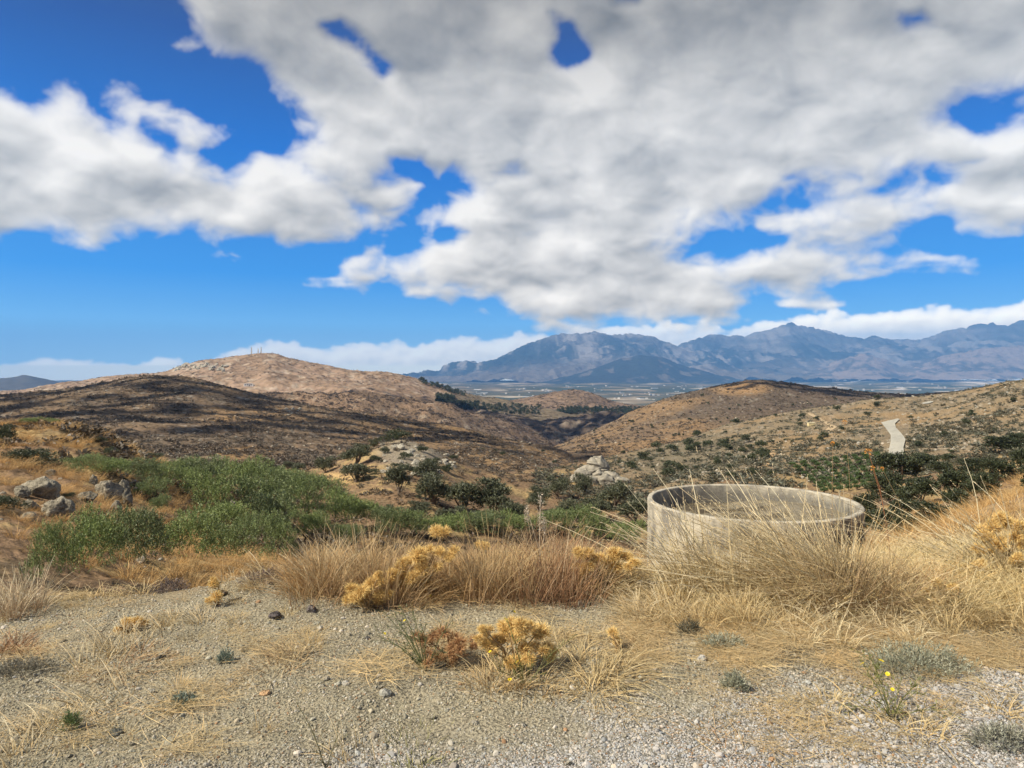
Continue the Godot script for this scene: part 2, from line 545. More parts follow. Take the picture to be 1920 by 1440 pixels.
func build_land() -> void:
	n_soft = mk_noise(101, 1.0, 5, FastNoiseLite.TYPE_SIMPLEX_SMOOTH, 0.5)
	n_mid = mk_noise(202, 1.0, 4, FastNoiseLite.TYPE_SIMPLEX, 0.6)
	n_cell = mk_noise(303, 1.0, 1, FastNoiseLite.TYPE_CELLULAR)
	n_cell.cellular_return_type = FastNoiseLite.RETURN_DISTANCE
	n_cellv = mk_noise(404, 1.0, 1, FastNoiseLite.TYPE_CELLULAR)
	n_cellv.cellular_return_type = FastNoiseLite.RETURN_CELL_VALUE
	# --- the slope below the lay-by, the gully and the slope with the road
	var L := Land.new([-350, 0, 150, 300, 450, 600, 750, 900, 1050, 1200, 1400, 1600, 1750, 1920, 2300])
	var rows := [
		[5.5, [0, 0, 0, 0, 0, 0, 0, 0, 0, 0, 0, 0, 0, 0, 0]],
		[9, [-1.0, -1.15, -1.4, -1.55, -1.62, -1.55, -1.3, -1.3, -1.3, -1.2, -1.0, -.8, -.5, -.2, 0.1]],
		[14, [-1.3, -1.6, -2.1, -2.6, -2.9, -3.0, -3.0, -3.0, -3.0, -2.9, -2.7, -2.2, -1.6, -.9, -.3]],
		[20, [-1.6, -2.0, -2.6, -3.6, -4.1, -4.4, -4.6, -4.7, -4.6, -4.5, -4.2, -3.5, -2.7, -1.8, -.8]],
		[30, [-1.5, -1.9, -2.5, -4.2, -5.6, -6.4, -7.0, -7.2, -7.2, -7.0, -6.5, -5.6, -4.4, -3.1, -1.8]],
		[48, [-1.6, -2.3, -2.6, -5.0, -7.6, -9.0, -9.8, -10.5, -11.0, -11.0, -10.2, -8.7, -7.1, -5.6, -3.5]],
		[75, [-6, -8, -9, -9.6, -10.2, -10.8, -9.6, -12.5, -13.6, -14.0, -12.6, -11.5, -10.0, -8.0, -5]],
		[115, [-13, -14.4, -15, -15.2, -15.2, -14.6, -10.2, -15, -17.2, -17.5, -14.2, -13.5, -11.7, -9.0, -5]],
		[150, [-18, -18, -18, -18, -18, -18, -17, -20, -20, -20, -17, -14.0, -12.0, -7.6, -4]],
		[220, [-26, -26, -26, -26, -26, -26, -28, -30, -29, -24.5, -19, -14.6, -11.6, -3.6, 0]],
		[330, [-40, -40, -40, -40, -40, -42, -46, -48, -44, -38, -23.5, -15.6, -12.2, -6.5, -2]],
		[430, [-60, -60, -60, -60, -60, -60, -64, -66, -62, -54, -42, -32, -27, -20, -12]],
	]
	for r in rows:
		L.row(same(r[0], L.px.size()), r[1])
	L.bumps = [[n_soft, 0.035, 0.10, 1.6, false], [n_soft, 0.16, 0.16, 0.35, false], [n_mid, 0.9, 0.05, 0.12, false]]
	near_land = L
	# --- the big dark hill on the left
	L = Land.new([-350, 0, 150, 310, 480, 620, 750, 900, 1000, 1060, 1120])
	var n := L.px.size()
	for r in [[112, [884, 884, 888, 892, 896, 900, 905, 915, 925, 935, 945]], [160, [850, 842, 846, 850, 855, 862, 866, 874, 888, 902, 926]], [230, [806, 797, 797, 802, 812, 822, 834, 850, 866, 882, 906]], [320, [770, 762, 753, 750, 766, 787, 806, 830, 850, 864, 892]], [420, [752, 741, 727, 706, 738, 765, 788, 812, 834, 848, 874]], [520, [785, 775, 756, 738, 768, 796, 822, 850, 872, 892, 922]], [660, [860, 860, 850, 840, 850, 860, 880, 900, 920, 940, 960]]]:
		L.row(same(r[0], n), ys(r[1], same(r[0], n)))
	L.bumps = [[n_soft, 0.012, 2.0, 3.0, false], [n_soft, 0.05, 0.7, 0.9, false], [n_mid, 0.3, 0.25, 0.3, false]]
	dark_hill = L
	# --- the ochre and dark hill right of the valley
	L = Land.new([960, 1060, 1120, 1180, 1270, 1390, 1450, 1530, 1650, 1790, 1880, 2000, 2300])
	n = L.px.size()
	for r in [[290, [930, 900, 890, 885, 880, 870, 865, 855, 850, 845, 840, 835, 830]], [390, [885, 853, 846, 842, 838, 832, 826, 816, 805, 796, 788, 784, 780]], [500, [874, 840, 823, 804, 782, 764, 760, 764, 766, 762, 752, 746, 740]], [620, [868, 831, 806, 776, 739, 719, 714, 727, 739, 737, 722, 717, 714]], [760, [880, 850, 830, 800, 770, 752, 748, 752, 752, 748, 738, 734, 730]], [950, [900, 880, 870, 850, 840, 830, 830, 830, 830, 830, 820, 810, 800]]]:
		L.row(same(r[0], n), ys(r[1], same(r[0], n)))
	L.bumps = [[n_soft, 0.009, 2.5, 3.5, false], [n_soft, 0.04, 0.8, 1.0, false], [n_mid, 0.25, 0.3, 0.35, false]]
	saddle_hill = L
	# --- brown spurs in front of the pale hill
	L = Land.new([350, 480, 560, 640, 720, 760, 850, 900, 960, 1010, 1060, 1110])
	n = L.px.size()
	for r in [[620, [850, 850, 850, 850, 850, 850, 850, 860, 870, 880, 890, 900]], [700, [790, 785, 780, 782, 792, 796, 802, 812, 826, 842, 862, 880]], [790, [750, 741, 738, 735, 742, 749, 762, 777, 796, 818, 840, 866]], [900, [790, 780, 776, 775, 780, 785, 795, 805, 820, 840, 860, 880]], [1000, [850, 850, 850, 850, 850, 850, 850, 860, 870, 880, 890, 900]]]:
		L.row(same(r[0], n), ys(r[1], same(r[0], n)))
	L.bumps = [[n_soft, 0.009, 6.0, 5.0, true], [n_soft, 0.03, 1.6, 1.6, false], [n_mid, 0.2, 0.4, 0.4, false]]
	spur_land = L
	# --- the pale hill with the masts
	L = Land.new([-350, -50, 60, 180, 260, 300, 370, 420, 470, 505, 560, 640, 680, 740, 800, 850, 900, 960, 1040, 1130])
	n = L.px.size()
	for r in [[850, [850, 850, 850, 850, 850, 850, 850, 850, 850, 850, 850, 850, 850, 850, 850, 850, 860, 870, 880, 890]], [1000, [780, 778, 770, 765, 762, 756, 750, 748, 744, 740, 740, 745, 748, 754, 766, 775, 785, 795, 810, 830]], [1180, [758, 755, 745, 736, 728, 722, 708, 703, 698, 696, 704, 712, 716, 722, 738, 752, 766, 776, 790, 810]], [1380, [748, 742, 730, 712, 703, 701, 680, 674, 668, 666, 678, 693, 698, 702, 719, 736, 746, 755, 772, 790]], [1550, [770, 765, 750, 735, 725, 722, 705, 700, 695, 694, 705, 718, 722, 726, 745, 760, 770, 780, 800, 820]], [1900, [800, 800, 800, 800, 800, 800, 800, 800, 800, 800, 800, 800, 800, 800, 810, 820, 830, 840, 850, 860]]]:
		L.row(same(r[0], n), ys(r[1], same(r[0], n)))
	L.bumps = [[n_soft, 0.006, 9.0, 6.0, true], [n_soft, 0.02, 2.6, 2.0, false], [n_mid, 0.1, 0.8, 0.6, false]]
	mast_hill = L
	# --- dark hills down in the valley
	L = Land.new([780, 850, 900, 960, 1010, 1060, 1105, 1150, 1200, 1260, 1330])
	n = L.px.size()
	for r in [[760, [930, 930, 930, 930, 930, 930, 930, 930, 930, 930, 930]], [880, [850, 842, 838, 838, 842, 844, 842, 838, 834, 830, 830]], [960, [805, 798, 796, 800, 808, 808, 802, 800, 796, 796, 800]], [1080, [790, 777, 774, 779, 790, 788, 779, 778, 782, 784, 790]], [1200, [820, 810, 808, 812, 820, 818, 812, 810, 812, 816, 820]], [1320, [880, 880, 880, 880, 880, 880, 880, 880, 880, 880, 880]]]:
		L.row(same(r[0], n), ys(r[1], same(r[0], n)))
	L.bumps = [[n_soft, 0.007, 13.0, 9.0, true], [n_soft, 0.03, 2.0, 1.6, false], [n_mid, 0.15, 0.5, 0.5, false]]
	valley_land = L
	# --- the rounded hill above them
	L = Land.new([800, 870, 940, 980, 1015, 1060, 1105, 1140, 1165, 1200, 1250, 1330])
	n = L.px.size()
	for r in [[1200, [850, 850, 850, 850, 850, 850, 850, 850, 850, 850, 850, 850]], [1320, [796, 792, 786, 782, 780, 778, 778, 780, 782, 784, 788, 795]], [1420, [785, 776, 766, 758, 754, 752, 752, 757, 764, 770, 776, 786]], [1520, [785, 768, 757, 748, 738, 730, 738, 752, 756, 762, 774, 788]], [1650, [800, 790, 780, 772, 766, 760, 766, 776, 778, 782, 790, 800]], [1850, [850, 850, 850, 850, 850, 850, 850, 850, 850, 850, 850, 850]]]:
		L.row(same(r[0], n), ys(r[1], same(r[0], n)))
	L.bumps = [[n_soft, 0.006, 6.0, 4.0, true], [n_soft, 0.025, 1.6, 1.6, false], [n_mid, 0.1, 0.6, 0.6, false]]
	cone_land = L

	var gm := grain(7, 0.012, 6.0, 0.62, 1.28, 6.0)
	var gs := grain(8, 0.014, 45.0, 0.60, 1.30, 40.0)
	var gf := grain(9, 0.014, 240.0, 0.66, 1.26, 0.0)
	var o := put("slope", land_mesh(near_land, -350, 2300, 500, 0.72, 11, 300, paint_near), gm)
	tag(o, "", "", "", "structure")
	o = put("hill", land_mesh(dark_hill, -350, 1120, 380, 0, 6, 180, paint_dark), gs)
	tag(o, "", "", "", "structure")
	o = put("hill", land_mesh(saddle_hill, 960, 2300, 340, 0, 5, 150, paint_saddle), gs)
	tag(o, "", "", "", "structure")
	o = put("hill", land_mesh(spur_land, 350, 1110, 240, 0, 4, 130, paint_spur), gs)
	tag(o, "", "", "", "structure")
	o = put("hill", land_mesh(mast_hill, -350, 1130, 400, 0, 5, 150, paint_mast), gf)
	tag(o, "", "", "", "structure")
	o = put("hill", land_mesh(valley_land, 780, 1330, 200, 0, 5, 120, paint_valley), gf)
	tag(o, "", "", "", "structure")
	o = put("hill", land_mesh(cone_land, 800, 1330, 190, 0, 5, 110, paint_cone), gf)
	tag(o, "", "", "", "structure")
	far_land(gf)

func paint_near(v: Vector3, px: float, py: float, t: float) -> Color:
	var d := -v.z
	var a := n_soft.get_noise_2d(v.x * 0.09, v.z * 0.09)
	var b := n_mid.get_noise_2d(v.x * 0.5, v.z * 0.5)
	var soil := lin(0.25, 0.165, 0.10)
	var straw := lin(0.41, 0.295, 0.145)
	var scrub := lin(0.20, 0.15, 0.095)
	var c := soil.lerp(straw, smoothstep(-0.1, 0.35, a + b * 0.5))
	c = c.lerp(scrub, smoothstep(0.1, 0.5, n_mid.get_noise_2d(v.x * 0.22 + 40.0, v.z * 0.22)) * 0.7)
	# the slope with the road is paler and stonier
	var right := smoothstep(1050.0, 1250.0, px) * smoothstep(85.0, 125.0, d)
	var tan_ := lin(0.29, 0.225, 0.145).lerp(lin(0.20, 0.165, 0.115), smoothstep(-0.2, 0.4, b + a * 0.6))
	tan_ = tan_.lerp(lin(0.44, 0.37, 0.28), smoothstep(0.3, 0.6, n_mid.get_noise_2d(v.x * 0.3, v.z * 0.3 + 9.0)) * 0.8)
	tan_ = tan_.lerp(lin(0.36, 0.24, 0.12), 0.6 * smoothstep(0.0, 0.4, n_soft.get_noise_2d(v.x * 0.02 + 3.0, v.z * 0.02)))
	tan_ = tan_.lerp(lin(0.19, 0.165, 0.115), 0.75 * blob(px, py, 1270.0, 850.0, 200.0, 45.0))
	c = c.lerp(tan_, right)
	# bare sandy patch on the left of the knoll and stony top of the knoll
	c = c.lerp(lin(0.58, 0.40, 0.19), blob(px, py, 628.0, 898.0, 50.0, 13.0) * 0.95)
	c = c.lerp(lin(0.30, 0.265, 0.21), blob(px, py, 775.0, 850.0, 75.0, 34.0) * 0.8)
	# a bare slope right of the cistern
	c = c.lerp(lin(0.36, 0.26, 0.15), blob(px, py, 1850.0, 970.0, 160.0, 45.0) * 0.7)
	return c

func paint_dark(v: Vector3, px: float, py: float, _t: float) -> Color:
	var a := n_soft.get_noise_2d(v.x * 0.014, v.z * 0.014)
	var b := n_mid.get_noise_2d(v.x * 0.11, v.z * 0.11)
	var c := lin(0.21, 0.15, 0.098).lerp(lin(0.145, 0.11, 0.08), smoothstep(-0.25, 0.3, a + b * 0.5))
	var ochre := maxf(maxf(blob(px, py, 470, 778, 130, 20), blob(px, py, 450, 848, 75, 14)), maxf(blob(px, py, 830, 808, 190, 34), blob(px, py, 960, 850, 120, 30)))
	c = c.lerp(lin(0.32, 0.205, 0.10), ochre * smoothstep(-0.35, 0.25, b + a * 0.5) * 0.9)
	c = c.lerp(lin(0.24, 0.16, 0.09), 0.5 * smoothstep(560.0, 700.0, px))
	c = c.lerp(lin(0.33, 0.30, 0.26), smoothstep(0.36, 0.6, n_mid.get_noise_2d(v.x * 0.07 + 5.0, v.z * 0.13)) * 0.65)
	return c

func paint_saddle(v: Vector3, px: float, py: float, _t: float) -> Color:
	var a := n_soft.get_noise_2d(v.x * 0.012, v.z * 0.012)
	var b := n_mid.get_noise_2d(v.x * 0.09, v.z * 0.09)
	var c := lin(0.27, 0.18, 0.10).lerp(lin(0.20, 0.145, 0.095), smoothstep(-0.3, 0.3, a + b * 0.5))
	var dark := smoothstep(1240.0, 1360.0, px + (800.0 - py) * 0.6 + a * 120.0) * smoothstep(815.0, 770.0, py - (px - 1300.0) * 0.0)
	dark = maxf(dark, smoothstep(1400.0, 1500.0, px))
	c = c.lerp(lin(0.135, 0.105, 0.078), dark * 0.95)
	c = c.lerp(lin(0.40, 0.25, 0.12), blob(px, py, 1390, 728, 60, 14) * 0.7)
	c = c.lerp(lin(0.30, 0.27, 0.23), smoothstep(0.4, 0.65, n_mid.get_noise_2d(v.x * 0.06 + 5.0, v.z * 0.11)) * 0.5)
	return c

func paint_spur(v: Vector3, px: float, _py: float, _t: float) -> Color:
	var a := n_soft.get_noise_2d(v.x * 0.01, v.z * 0.01)
	var b := n_mid.get_noise_2d(v.x * 0.06, v.z * 0.06)
	var c := lin(0.26, 0.18, 0.118).lerp(lin(0.165, 0.12, 0.085), smoothstep(-0.3, 0.3, a + b * 0.6))
	c = c.lerp(lin(0.13, 0.10, 0.08), smoothstep(820.0, 900.0, px) * 0.6)
	return c.lerp(lin(0.36, 0.31, 0.25), smoothstep(0.35, 0.6, n_mid.get_noise_2d(v.x * 0.03 + 2.0, v.z * 0.05)) * 0.5)

func paint_mast(v: Vector3, px: float, py: float, _t: float) -> Color:
	var a := n_soft.get_noise_2d(v.x * 0.006, v.z * 0.006)
	var b := n_mid.get_noise_2d(v.x * 0.04, v.z * 0.04)
	var c := lin(0.33, 0.235, 0.165).lerp(lin(0.25, 0.175, 0.12), smoothstep(-0.3, 0.3, a + b * 0.5))
	c = c.lerp(lin(0.44, 0.365, 0.285), smoothstep(0.15, 0.5, n_mid.get_noise_2d(v.x * 0.022 + 2.0, v.z * 0.03)) * 0.75)
	c = c.lerp(lin(0.42, 0.38, 0.33), blob(px, py, 365, 686, 46, 9) * 0.7 * smoothstep(-0.3, 0.3, b))
	c = c.lerp(lin(0.13, 0.115, 0.075), smoothstep(810.0, 880.0, px + (py - 740.0)) * 0.7)
	c = c.lerp(lin(0.55, 0.47, 0.36), blob(px, py, 872, 768, 24, 4))
	return c

func paint_valley(v: Vector3, px: float, py: float, _t: float) -> Color:
	var a := n_soft.get_noise_2d(v.x * 0.008, v.z * 0.008)
	var b := n_mid.get_noise_2d(v.x * 0.05, v.z * 0.05)
	var c := lin(0.165, 0.125, 0.095).lerp(lin(0.11, 0.088, 0.072), smoothstep(-0.3, 0.3, a + b * 0.5))
	return c.lerp(lin(0.34, 0.28, 0.21), smoothstep(0.2, 0.55, n_mid.get_noise_2d(v.x * 0.03 + 2.0, v.z * 0.02) + 0.3 * blob(px, py, 1040, 825, 60, 20)) * 0.6)

func paint_cone(v: Vector3, _px: float, py: float, _t: float) -> Color:
	var a := n_soft.get_noise_2d(v.x * 0.008, v.z * 0.008)
	var b := n_mid.get_noise_2d(v.x * 0.04, v.z * 0.04)
	var c := lin(0.245, 0.175, 0.125).lerp(lin(0.17, 0.125, 0.092), smoothstep(-0.3, 0.3, a + b * 0.5))
	c = c.lerp(lin(0.09, 0.085, 0.06), smoothstep(764.0, 774.0, py) * 0.7)
	return c

# ------------------------------------------------------------------ plain and mountains
func far_land(gf: StandardMaterial3D) -> void:
	# the plain
	var L := Land.new([-2500, -900, 0, 960, 1920, 2800, 4400])
	for d in [2300.0, 3000.0, 4000.0, 5500.0, 7500.0, 10500.0, 14000.0, 17400.0]:
		L.row(same(d, 7), same(plain_h(d), 7))
	L.bumps = [[n_soft, 0.0009, 10.0, 30.0, false]]
	var gp := mat(Color(1, 1, 1), 0.95, true, 0.1)
	var o := put("plain", land_mesh(L, -2500, 4400, 620, 0, 7, 260, paint_plain), gp)
	tag(o, "", "", "", "structure")
	plain_land = L
	# blue hills far left
	L = Land.new([-500, -60, 0, 25, 45, 70, 110, 180, 300, 500])
	var n := L.px.size()
	for r in [[4200, [780, 780, 780, 780, 780, 780, 780, 780, 780, 780]], [4800, [735, 730, 728, 726, 724, 727, 735, 745, 760, 770]], [5400, [725, 722, 716, 714, 709, 714, 722, 735, 750, 765]], [6200, [780, 780, 780, 780, 780, 780, 780, 780, 780, 780]]]:
		L.row(same(r[0], n), ys(r[1], same(r[0], n)))
	L.bumps = [[n_soft, 0.002, 25.0, 18.0, true]]
	o = put("hill", land_mesh(L, -500, 500, 160, 0, 3, 60, paint_far), gp)
	tag(o, "", "", "", "structure")
	# the massif in the middle, its dark forward ridge, the long range, its pale foothills
	L = Land.new([640, 760, 820, 850, 900, 950, 1000, 1030, 1060, 1100, 1135, 1200, 1240, 1275, 1330, 1420, 1560])
	n = L.px.size()
	for r in [[10600, [722, 720, 718, 717, 716, 715, 714, 713, 713, 712, 712, 712, 712, 712, 712, 712, 712]], [12000, [716, 712, 708, 704, 700, 695, 690, 684, 680, 676, 675, 676, 682, 688, 692, 700, 708]], [13200, [714, 708, 700, 692, 684, 675, 664, 654, 646, 642, 644, 646, 658, 668, 678, 692, 704]], [14200, [716, 710, 702, 690, 685, 675, 651, 642, 634, 630, 637, 634, 650, 660, 672, 690, 704]], [16200, [722, 722, 720, 718, 716, 712, 706, 702, 700, 698, 700, 700, 704, 708, 712, 716, 720]]]:
		L.row(same(r[0], n), ys(r[1], same(r[0], n)))
	L.bumps = [[n_soft, 0.00042, 60.0, 190.0, true], [n_mid, 0.0014, 40.0, 70.0, true]]
	o = put("mountain", land_mesh(L, 640, 1560, 330, 0, 4, 150, paint_mount), gf)
	tag(o, "", "", "", "structure")
	L = Land.new([960, 1030, 1080, 1130, 1175, 1210, 1250, 1290, 1330, 1380, 1450])
	n = L.px.size()
	for r in [[8800, [728, 726, 724, 724, 723, 722, 722, 722, 722, 722, 722]], [9600, [727, 719, 712, 704, 698, 695, 698, 706, 712, 718, 722]], [10400, [727, 717, 704, 688, 674, 668, 676, 690, 700, 712, 722]], [11800, [730, 728, 726, 722, 720, 720, 720, 722, 724, 726, 730]]]:
		L.row(same(r[0], n), ys(r[1], same(r[0], n)))
	L.bumps = [[n_soft, 0.0006, 20.0, 60.0, true], [n_mid, 0.002, 12.0, 24.0, true]]
	o = put("mountain", land_mesh(L, 960, 1450, 190, 0, 3, 90, paint_forest), gf)
	tag(o, "", "", "", "structure")
	L = Land.new([1180, 1260, 1300, 1340, 1375, 1420, 1450, 1485, 1515, 1560, 1610, 1650, 1700, 1750, 1800, 1860, 1930, 2060, 2300, 2700])
	n = L.px.size()
	for r in [[11500, same(713, 20)], [13200, [711, 705, 700, 696, 692, 688, 686, 684, 684, 684, 684, 682, 682, 678, 672, 666, 662, 664, 670, 680]], [14800, [704, 680, 668, 660, 656, 650, 644, 640, 642, 650, 656, 654, 656, 648, 636, 628, 626, 628, 640, 660]], [16000, [700, 664, 646, 637, 640, 629, 622, 616, 622, 634, 641, 639, 646, 640, 625, 614, 611, 610, 625, 650]], [17300, same(702, 20)]]:
		L.row(same(r[0], n), ys(r[1], same(r[0], n)))
	L.bumps = [[n_soft, 0.0004, 60.0, 210.0, true], [n_mid, 0.0013, 40.0, 80.0, true]]
	o = put("mountain", land_mesh(L, 1180, 2700, 420, 0, 4, 150, paint_mount), gf)
	tag(o, "", "", "", "structure")
	L = Land.new([1400, 1500, 1540, 1580, 1620, 1660, 1690, 1720, 1770, 1830, 1900, 1980, 2100, 2300])
	n = L.px.size()
	for r in [[11000, same(712, 14)], [12000, [712, 708, 702, 696, 690, 694, 704, 700, 690, 684, 680, 678, 684, 700]], [13000, [711, 706, 692, 677, 668, 676, 696, 690, 672, 660, 655, 652, 662, 690]], [14500, same(708, 14)]]:
		L.row(same(r[0], n), ys(r[1], same(r[0], n)))
	L.bumps = [[n_soft, 0.0007, 30.0, 110.0, true], [n_mid, 0.002, 20.0, 50.0, true]]
	o = put("mountain", land_mesh(L, 1400, 2300, 280, 0, 3, 100, paint_foot), gf)
	tag(o, "", "", "", "structure")

var plain_land: Land
# the plain sinks slowly towards the coast beyond the mountains
func plain_h(d: float) -> float:
	return -163.0 - 0.0012 * d - 0.0000006 * d * d

func paint_plain(v: Vector3, px: float, py: float, _t: float) -> Color:
	var a := n_soft.get_noise_2d(v.x * 0.0005, v.z * 0.0005)
	var cellv := n_cellv.get_noise_2d(v.x * 0.006, v.z * 0.0045)
	var b := n_mid.get_noise_2d(v.x * 0.002, v.z * 0.002)
	var c := lin(0.065, 0.075, 0.042).lerp(lin(0.10, 0.095, 0.055), smoothstep(-0.3, 0.3, a))
	c = c.lerp(lin(0.27, 0.21, 0.13), smoothstep(0.35, 0.7, cellv + b * 0.5) * 0.8)
	c = c.lerp(lin(0.50, 0.44, 0.34), smoothstep(0.8, 1.0, cellv + b * 0.35) * 0.9)
	c = c.lerp(lin(0.60, 0.52, 0.40), maxf(blob(px, py, 1850, 717, 60, 7), blob(px, py, 1700, 727, 20, 4)) * smoothstep(-0.3, 0.1, b + cellv * 0.5))
	return c

func paint_far(_v: Vector3, _px: float, _py: float, _t: float) -> Color:
	return lin(0.09, 0.085, 0.075)

func paint_mount(v: Vector3, px: float, py: float, t: float) -> Color:
	var a := n_soft.get_noise_2d(v.x * 0.0006, v.z * 0.0006 + v.y * 0.001)
	var b := n_mid.get_noise_2d(v.x * 0.003, v.z * 0.002 + v.y * 0.004)
	var wood_shade := lin(0.045, 0.055, 0.042)  # dark woodland, with cloud shade on the range put into its colour
	var rock := lin(0.30, 0.275, 0.245)
	var c := wood_shade.lerp(rock, smoothstep(-0.15, 0.35, a * 0.9 + b * 0.7))
	c = c.lerp(wood_shade, smoothstep(60.0, -120.0, v.y + b * 100.0) * 0.8)
	c = c.lerp(rock, smoothstep(250.0, 640.0, v.y + a * 320.0) * 0.6)
	c = c.lerp(wood_shade, smoothstep(-0.1, 0.3, n_soft.get_noise_2d(v.x * 0.0004 + 7.0, v.y * 0.002)) * 0.65)
	return c.lerp(lin(0.30, 0.24, 0.18), smoothstep(1.6, 0.4, t) * 0.5)

func paint_forest(v: Vector3, _px: float, _py: float, _t: float) -> Color:
	var b := n_mid.get_noise_2d(v.x * 0.002, v.z * 0.002 + v.y * 0.003)
	return lin(0.045, 0.052, 0.042).lerp(lin(0.20, 0.17, 0.13), smoothstep(0.25, 0.6, b) * 0.7)

func paint_foot(v: Vector3, _px: float, _py: float, _t: float) -> Color:
	var a := n_soft.get_noise_2d(v.x * 0.0007, v.z * 0.0007)
	var b := n_mid.get_noise_2d(v.x * 0.003, v.z * 0.003)
	return lin(0.32, 0.25, 0.195).lerp(lin(0.11, 0.10, 0.075), smoothstep(-0.1, 0.45, a + b * 0.6))

# ------------------------------------------------------------------ plant and stone shapes
class Acc:
	var v := PackedVector3Array()
	var n := PackedVector3Array()
	var c := PackedColorArray()
	var i := PackedInt32Array()
	func quad_ribbon(pts: Array, side: Vector3, w0: float, w1: float, c0: Color, c1: Color) -> void:
		var m := pts.size()
		var base := v.size()
		for k in m:
			var f := k / (m - 1.0)
			var t: Vector3 = (pts[mini(k + 1, m - 1)] - pts[maxi(k - 1, 0)]).normalized()
			var s := (side - t * side.dot(t)).normalized()
			var nn := s.cross(t)
			var w := lerpf(w0, w1, f * f) * 0.5
			var cc := c0.lerp(c1, f)
			v.append(pts[k] - s * w)
			v.append(pts[k] + s * w)
			n.append(nn)
			n.append(nn)
			c.append(cc)
			c.append(cc)
			if k < m - 1:
				var a := base + k * 2
				for q in [a, a + 1, a + 2, a + 2, a + 1, a + 3]:
					i.append(q)
	func leaf(at: Vector3, dir: Vector3, side: Vector3, l: float, w: float, cc: Color) -> void:
		var nn := side.cross(dir).normalized()
		var b := v.size()
		var fold := nn * w * 0.22
		v.append(at)
		v.append(at + dir * l * 0.5 + side * w * 0.5 + fold)
		v.append(at + dir * l - fold * 0.4)
		v.append(at + dir * l * 0.5 - side * w * 0.5 + fold)
		for k in 4:
			n.append(nn)
			c.append(cc)
		for q in [b, b + 1, b + 2, b, b + 2, b + 3]:
			i.append(q)
	func tube(pts: Array, r0: float, r1: float, sides: int, c0: Color, c1: Color) -> void:
		var m := pts.size()
		var base := v.size()
		var up := Vector3(0.31, 0.2, 0.93)
		for k in m:
			var f := k / (m - 1.0)
			var t: Vector3 = (pts[mini(k + 1, m - 1)] - pts[maxi(k - 1, 0)]).normalized()
			var s := up.cross(t).normalized()
			var u := t.cross(s)
			for j in sides:
				var a := TAU * j / sides
				var d := s * cos(a) + u * sin(a)
				v.append(pts[k] + d * lerpf(r0, r1, f))
				n.append(d)
				c.append(c0.lerp(c1, f))
			if k < m - 1:
				for j in sides:
					var a0 := base + k * sides + j
					var a1 := base + k * sides + (j + 1) % sides
					for q in [a0, a0 + sides, a1, a1, a0 + sides, a1 + sides]:
						i.append(q)
	func done() -> ArrayMesh:
		for k in range(0, i.size(), 3):      # fronts run clockwise
			var a := v[i[k]]
			if (v[i[k + 2]] - a).cross(v[i[k + 1]] - a).dot(n[i[k]]) < 0.0:
				var q := i[k + 1]
				i[k + 1] = i[k + 2]
				i[k + 2] = q
		var arr := []
		arr.resize(Mesh.ARRAY_MAX)
		arr[Mesh.ARRAY_VERTEX] = v
		arr[Mesh.ARRAY_NORMAL] = n
		arr[Mesh.ARRAY_COLOR] = c
		arr[Mesh.ARRAY_INDEX] = i
		var m := ArrayMesh.new()
		m.add_surface_from_arrays(Mesh.PRIMITIVE_TRIANGLES, arr)
		return m

func rf(a: float, b: float) -> float:
	return rng.randf_range(a, b)

func rdir() -> Vector3:
	var z := rf(-1, 1)
	var a := rf(0, TAU)
	var r := sqrt(1.0 - z * z)
	return Vector3(r * cos(a), z, r * sin(a))

func vary(c: Color, k: float) -> Color:
	var f := 1.0 + rf(-k, k)
	var g := rf(-k, k) * 0.25
	return Color(c.r * f * (1.0 + g), c.g * f, c.b * f * (1.0 - g))

# one stalk of grass that leaves the ground along dir and droops by bend
func blade(a: Acc, at: Vector3, dir: Vector3, bend: Vector3, l: float, w: float, seg: int, c0: Color, c1: Color) -> Vector3:
	var pts := []
	for k in seg + 1:
		var f := k / float(seg)
		pts.append(at + dir * l * f + bend * l * f * f)
	var s := Vector3(rf(-1, 1), 0, rf(-1, 1)).normalized()
	a.quad_ribbon(pts, s, w, w * 0.3, c0, c1)
	return pts[seg]

# a tuft: n stalks from a patch of radius r, height h, leaning
func tuft(a: Acc, at: Vector3, n: int, r: float, h: float, lean: Vector2, open: float, droop: float, w: float, c0: Color, c1: Color, ears := 0.0) -> void:
	for k in n:
		var q := rf(0, TAU)
		var rr := sqrt(rf(0, 1))
		var out := Vector3(cos(q), 0, sin(q))
		var p := at + out * rr * r
		var dir := (Vector3.UP + out * open * rr * rf(0.4, 1.3) + Vector3(lean.x, 0, lean.y) * rf(0.3, 1.2) + rdir() * 0.22).normalized()
		var l := h * rf(0.35, 1.08)
		if k % 3 == 0:
			dir = (dir + rdir() * 0.6).normalized()
		var bend := (out * 0.5 + Vector3(lean.x, 0, lean.y) * 0.8) * droop * rf(0.2, 1.2) + Vector3.DOWN * droop * rf(0.15, 0.6)
		if k % 3 == 0:
			bend += rdir() * 0.25 * droop
		var ca := vary(c0, 0.25)
		var cb := vary(c1.lerp(PALE, 0.7 * pow(rf(0, 1), 3.0)), 0.26)
		var tip := blade(a, p, dir, bend, l, w * rf(0.5, 1.5), 5, ca, cb)
		if rf(0, 1) < ears:
			var d2 := (dir + bend * 1.7).normalized()
			for e in 5:
				var s := d2.cross(rdir()).normalized()
				a.leaf(tip - d2 * rf(0.0, 0.08), (d2 + s * 0.35).normalized(), s.cross(d2).normalized(), rf(0.018, 0.032), 0.004, vary(Color(c1.r * 1.1, c1.g * 1.05, c1.b), 0.2))

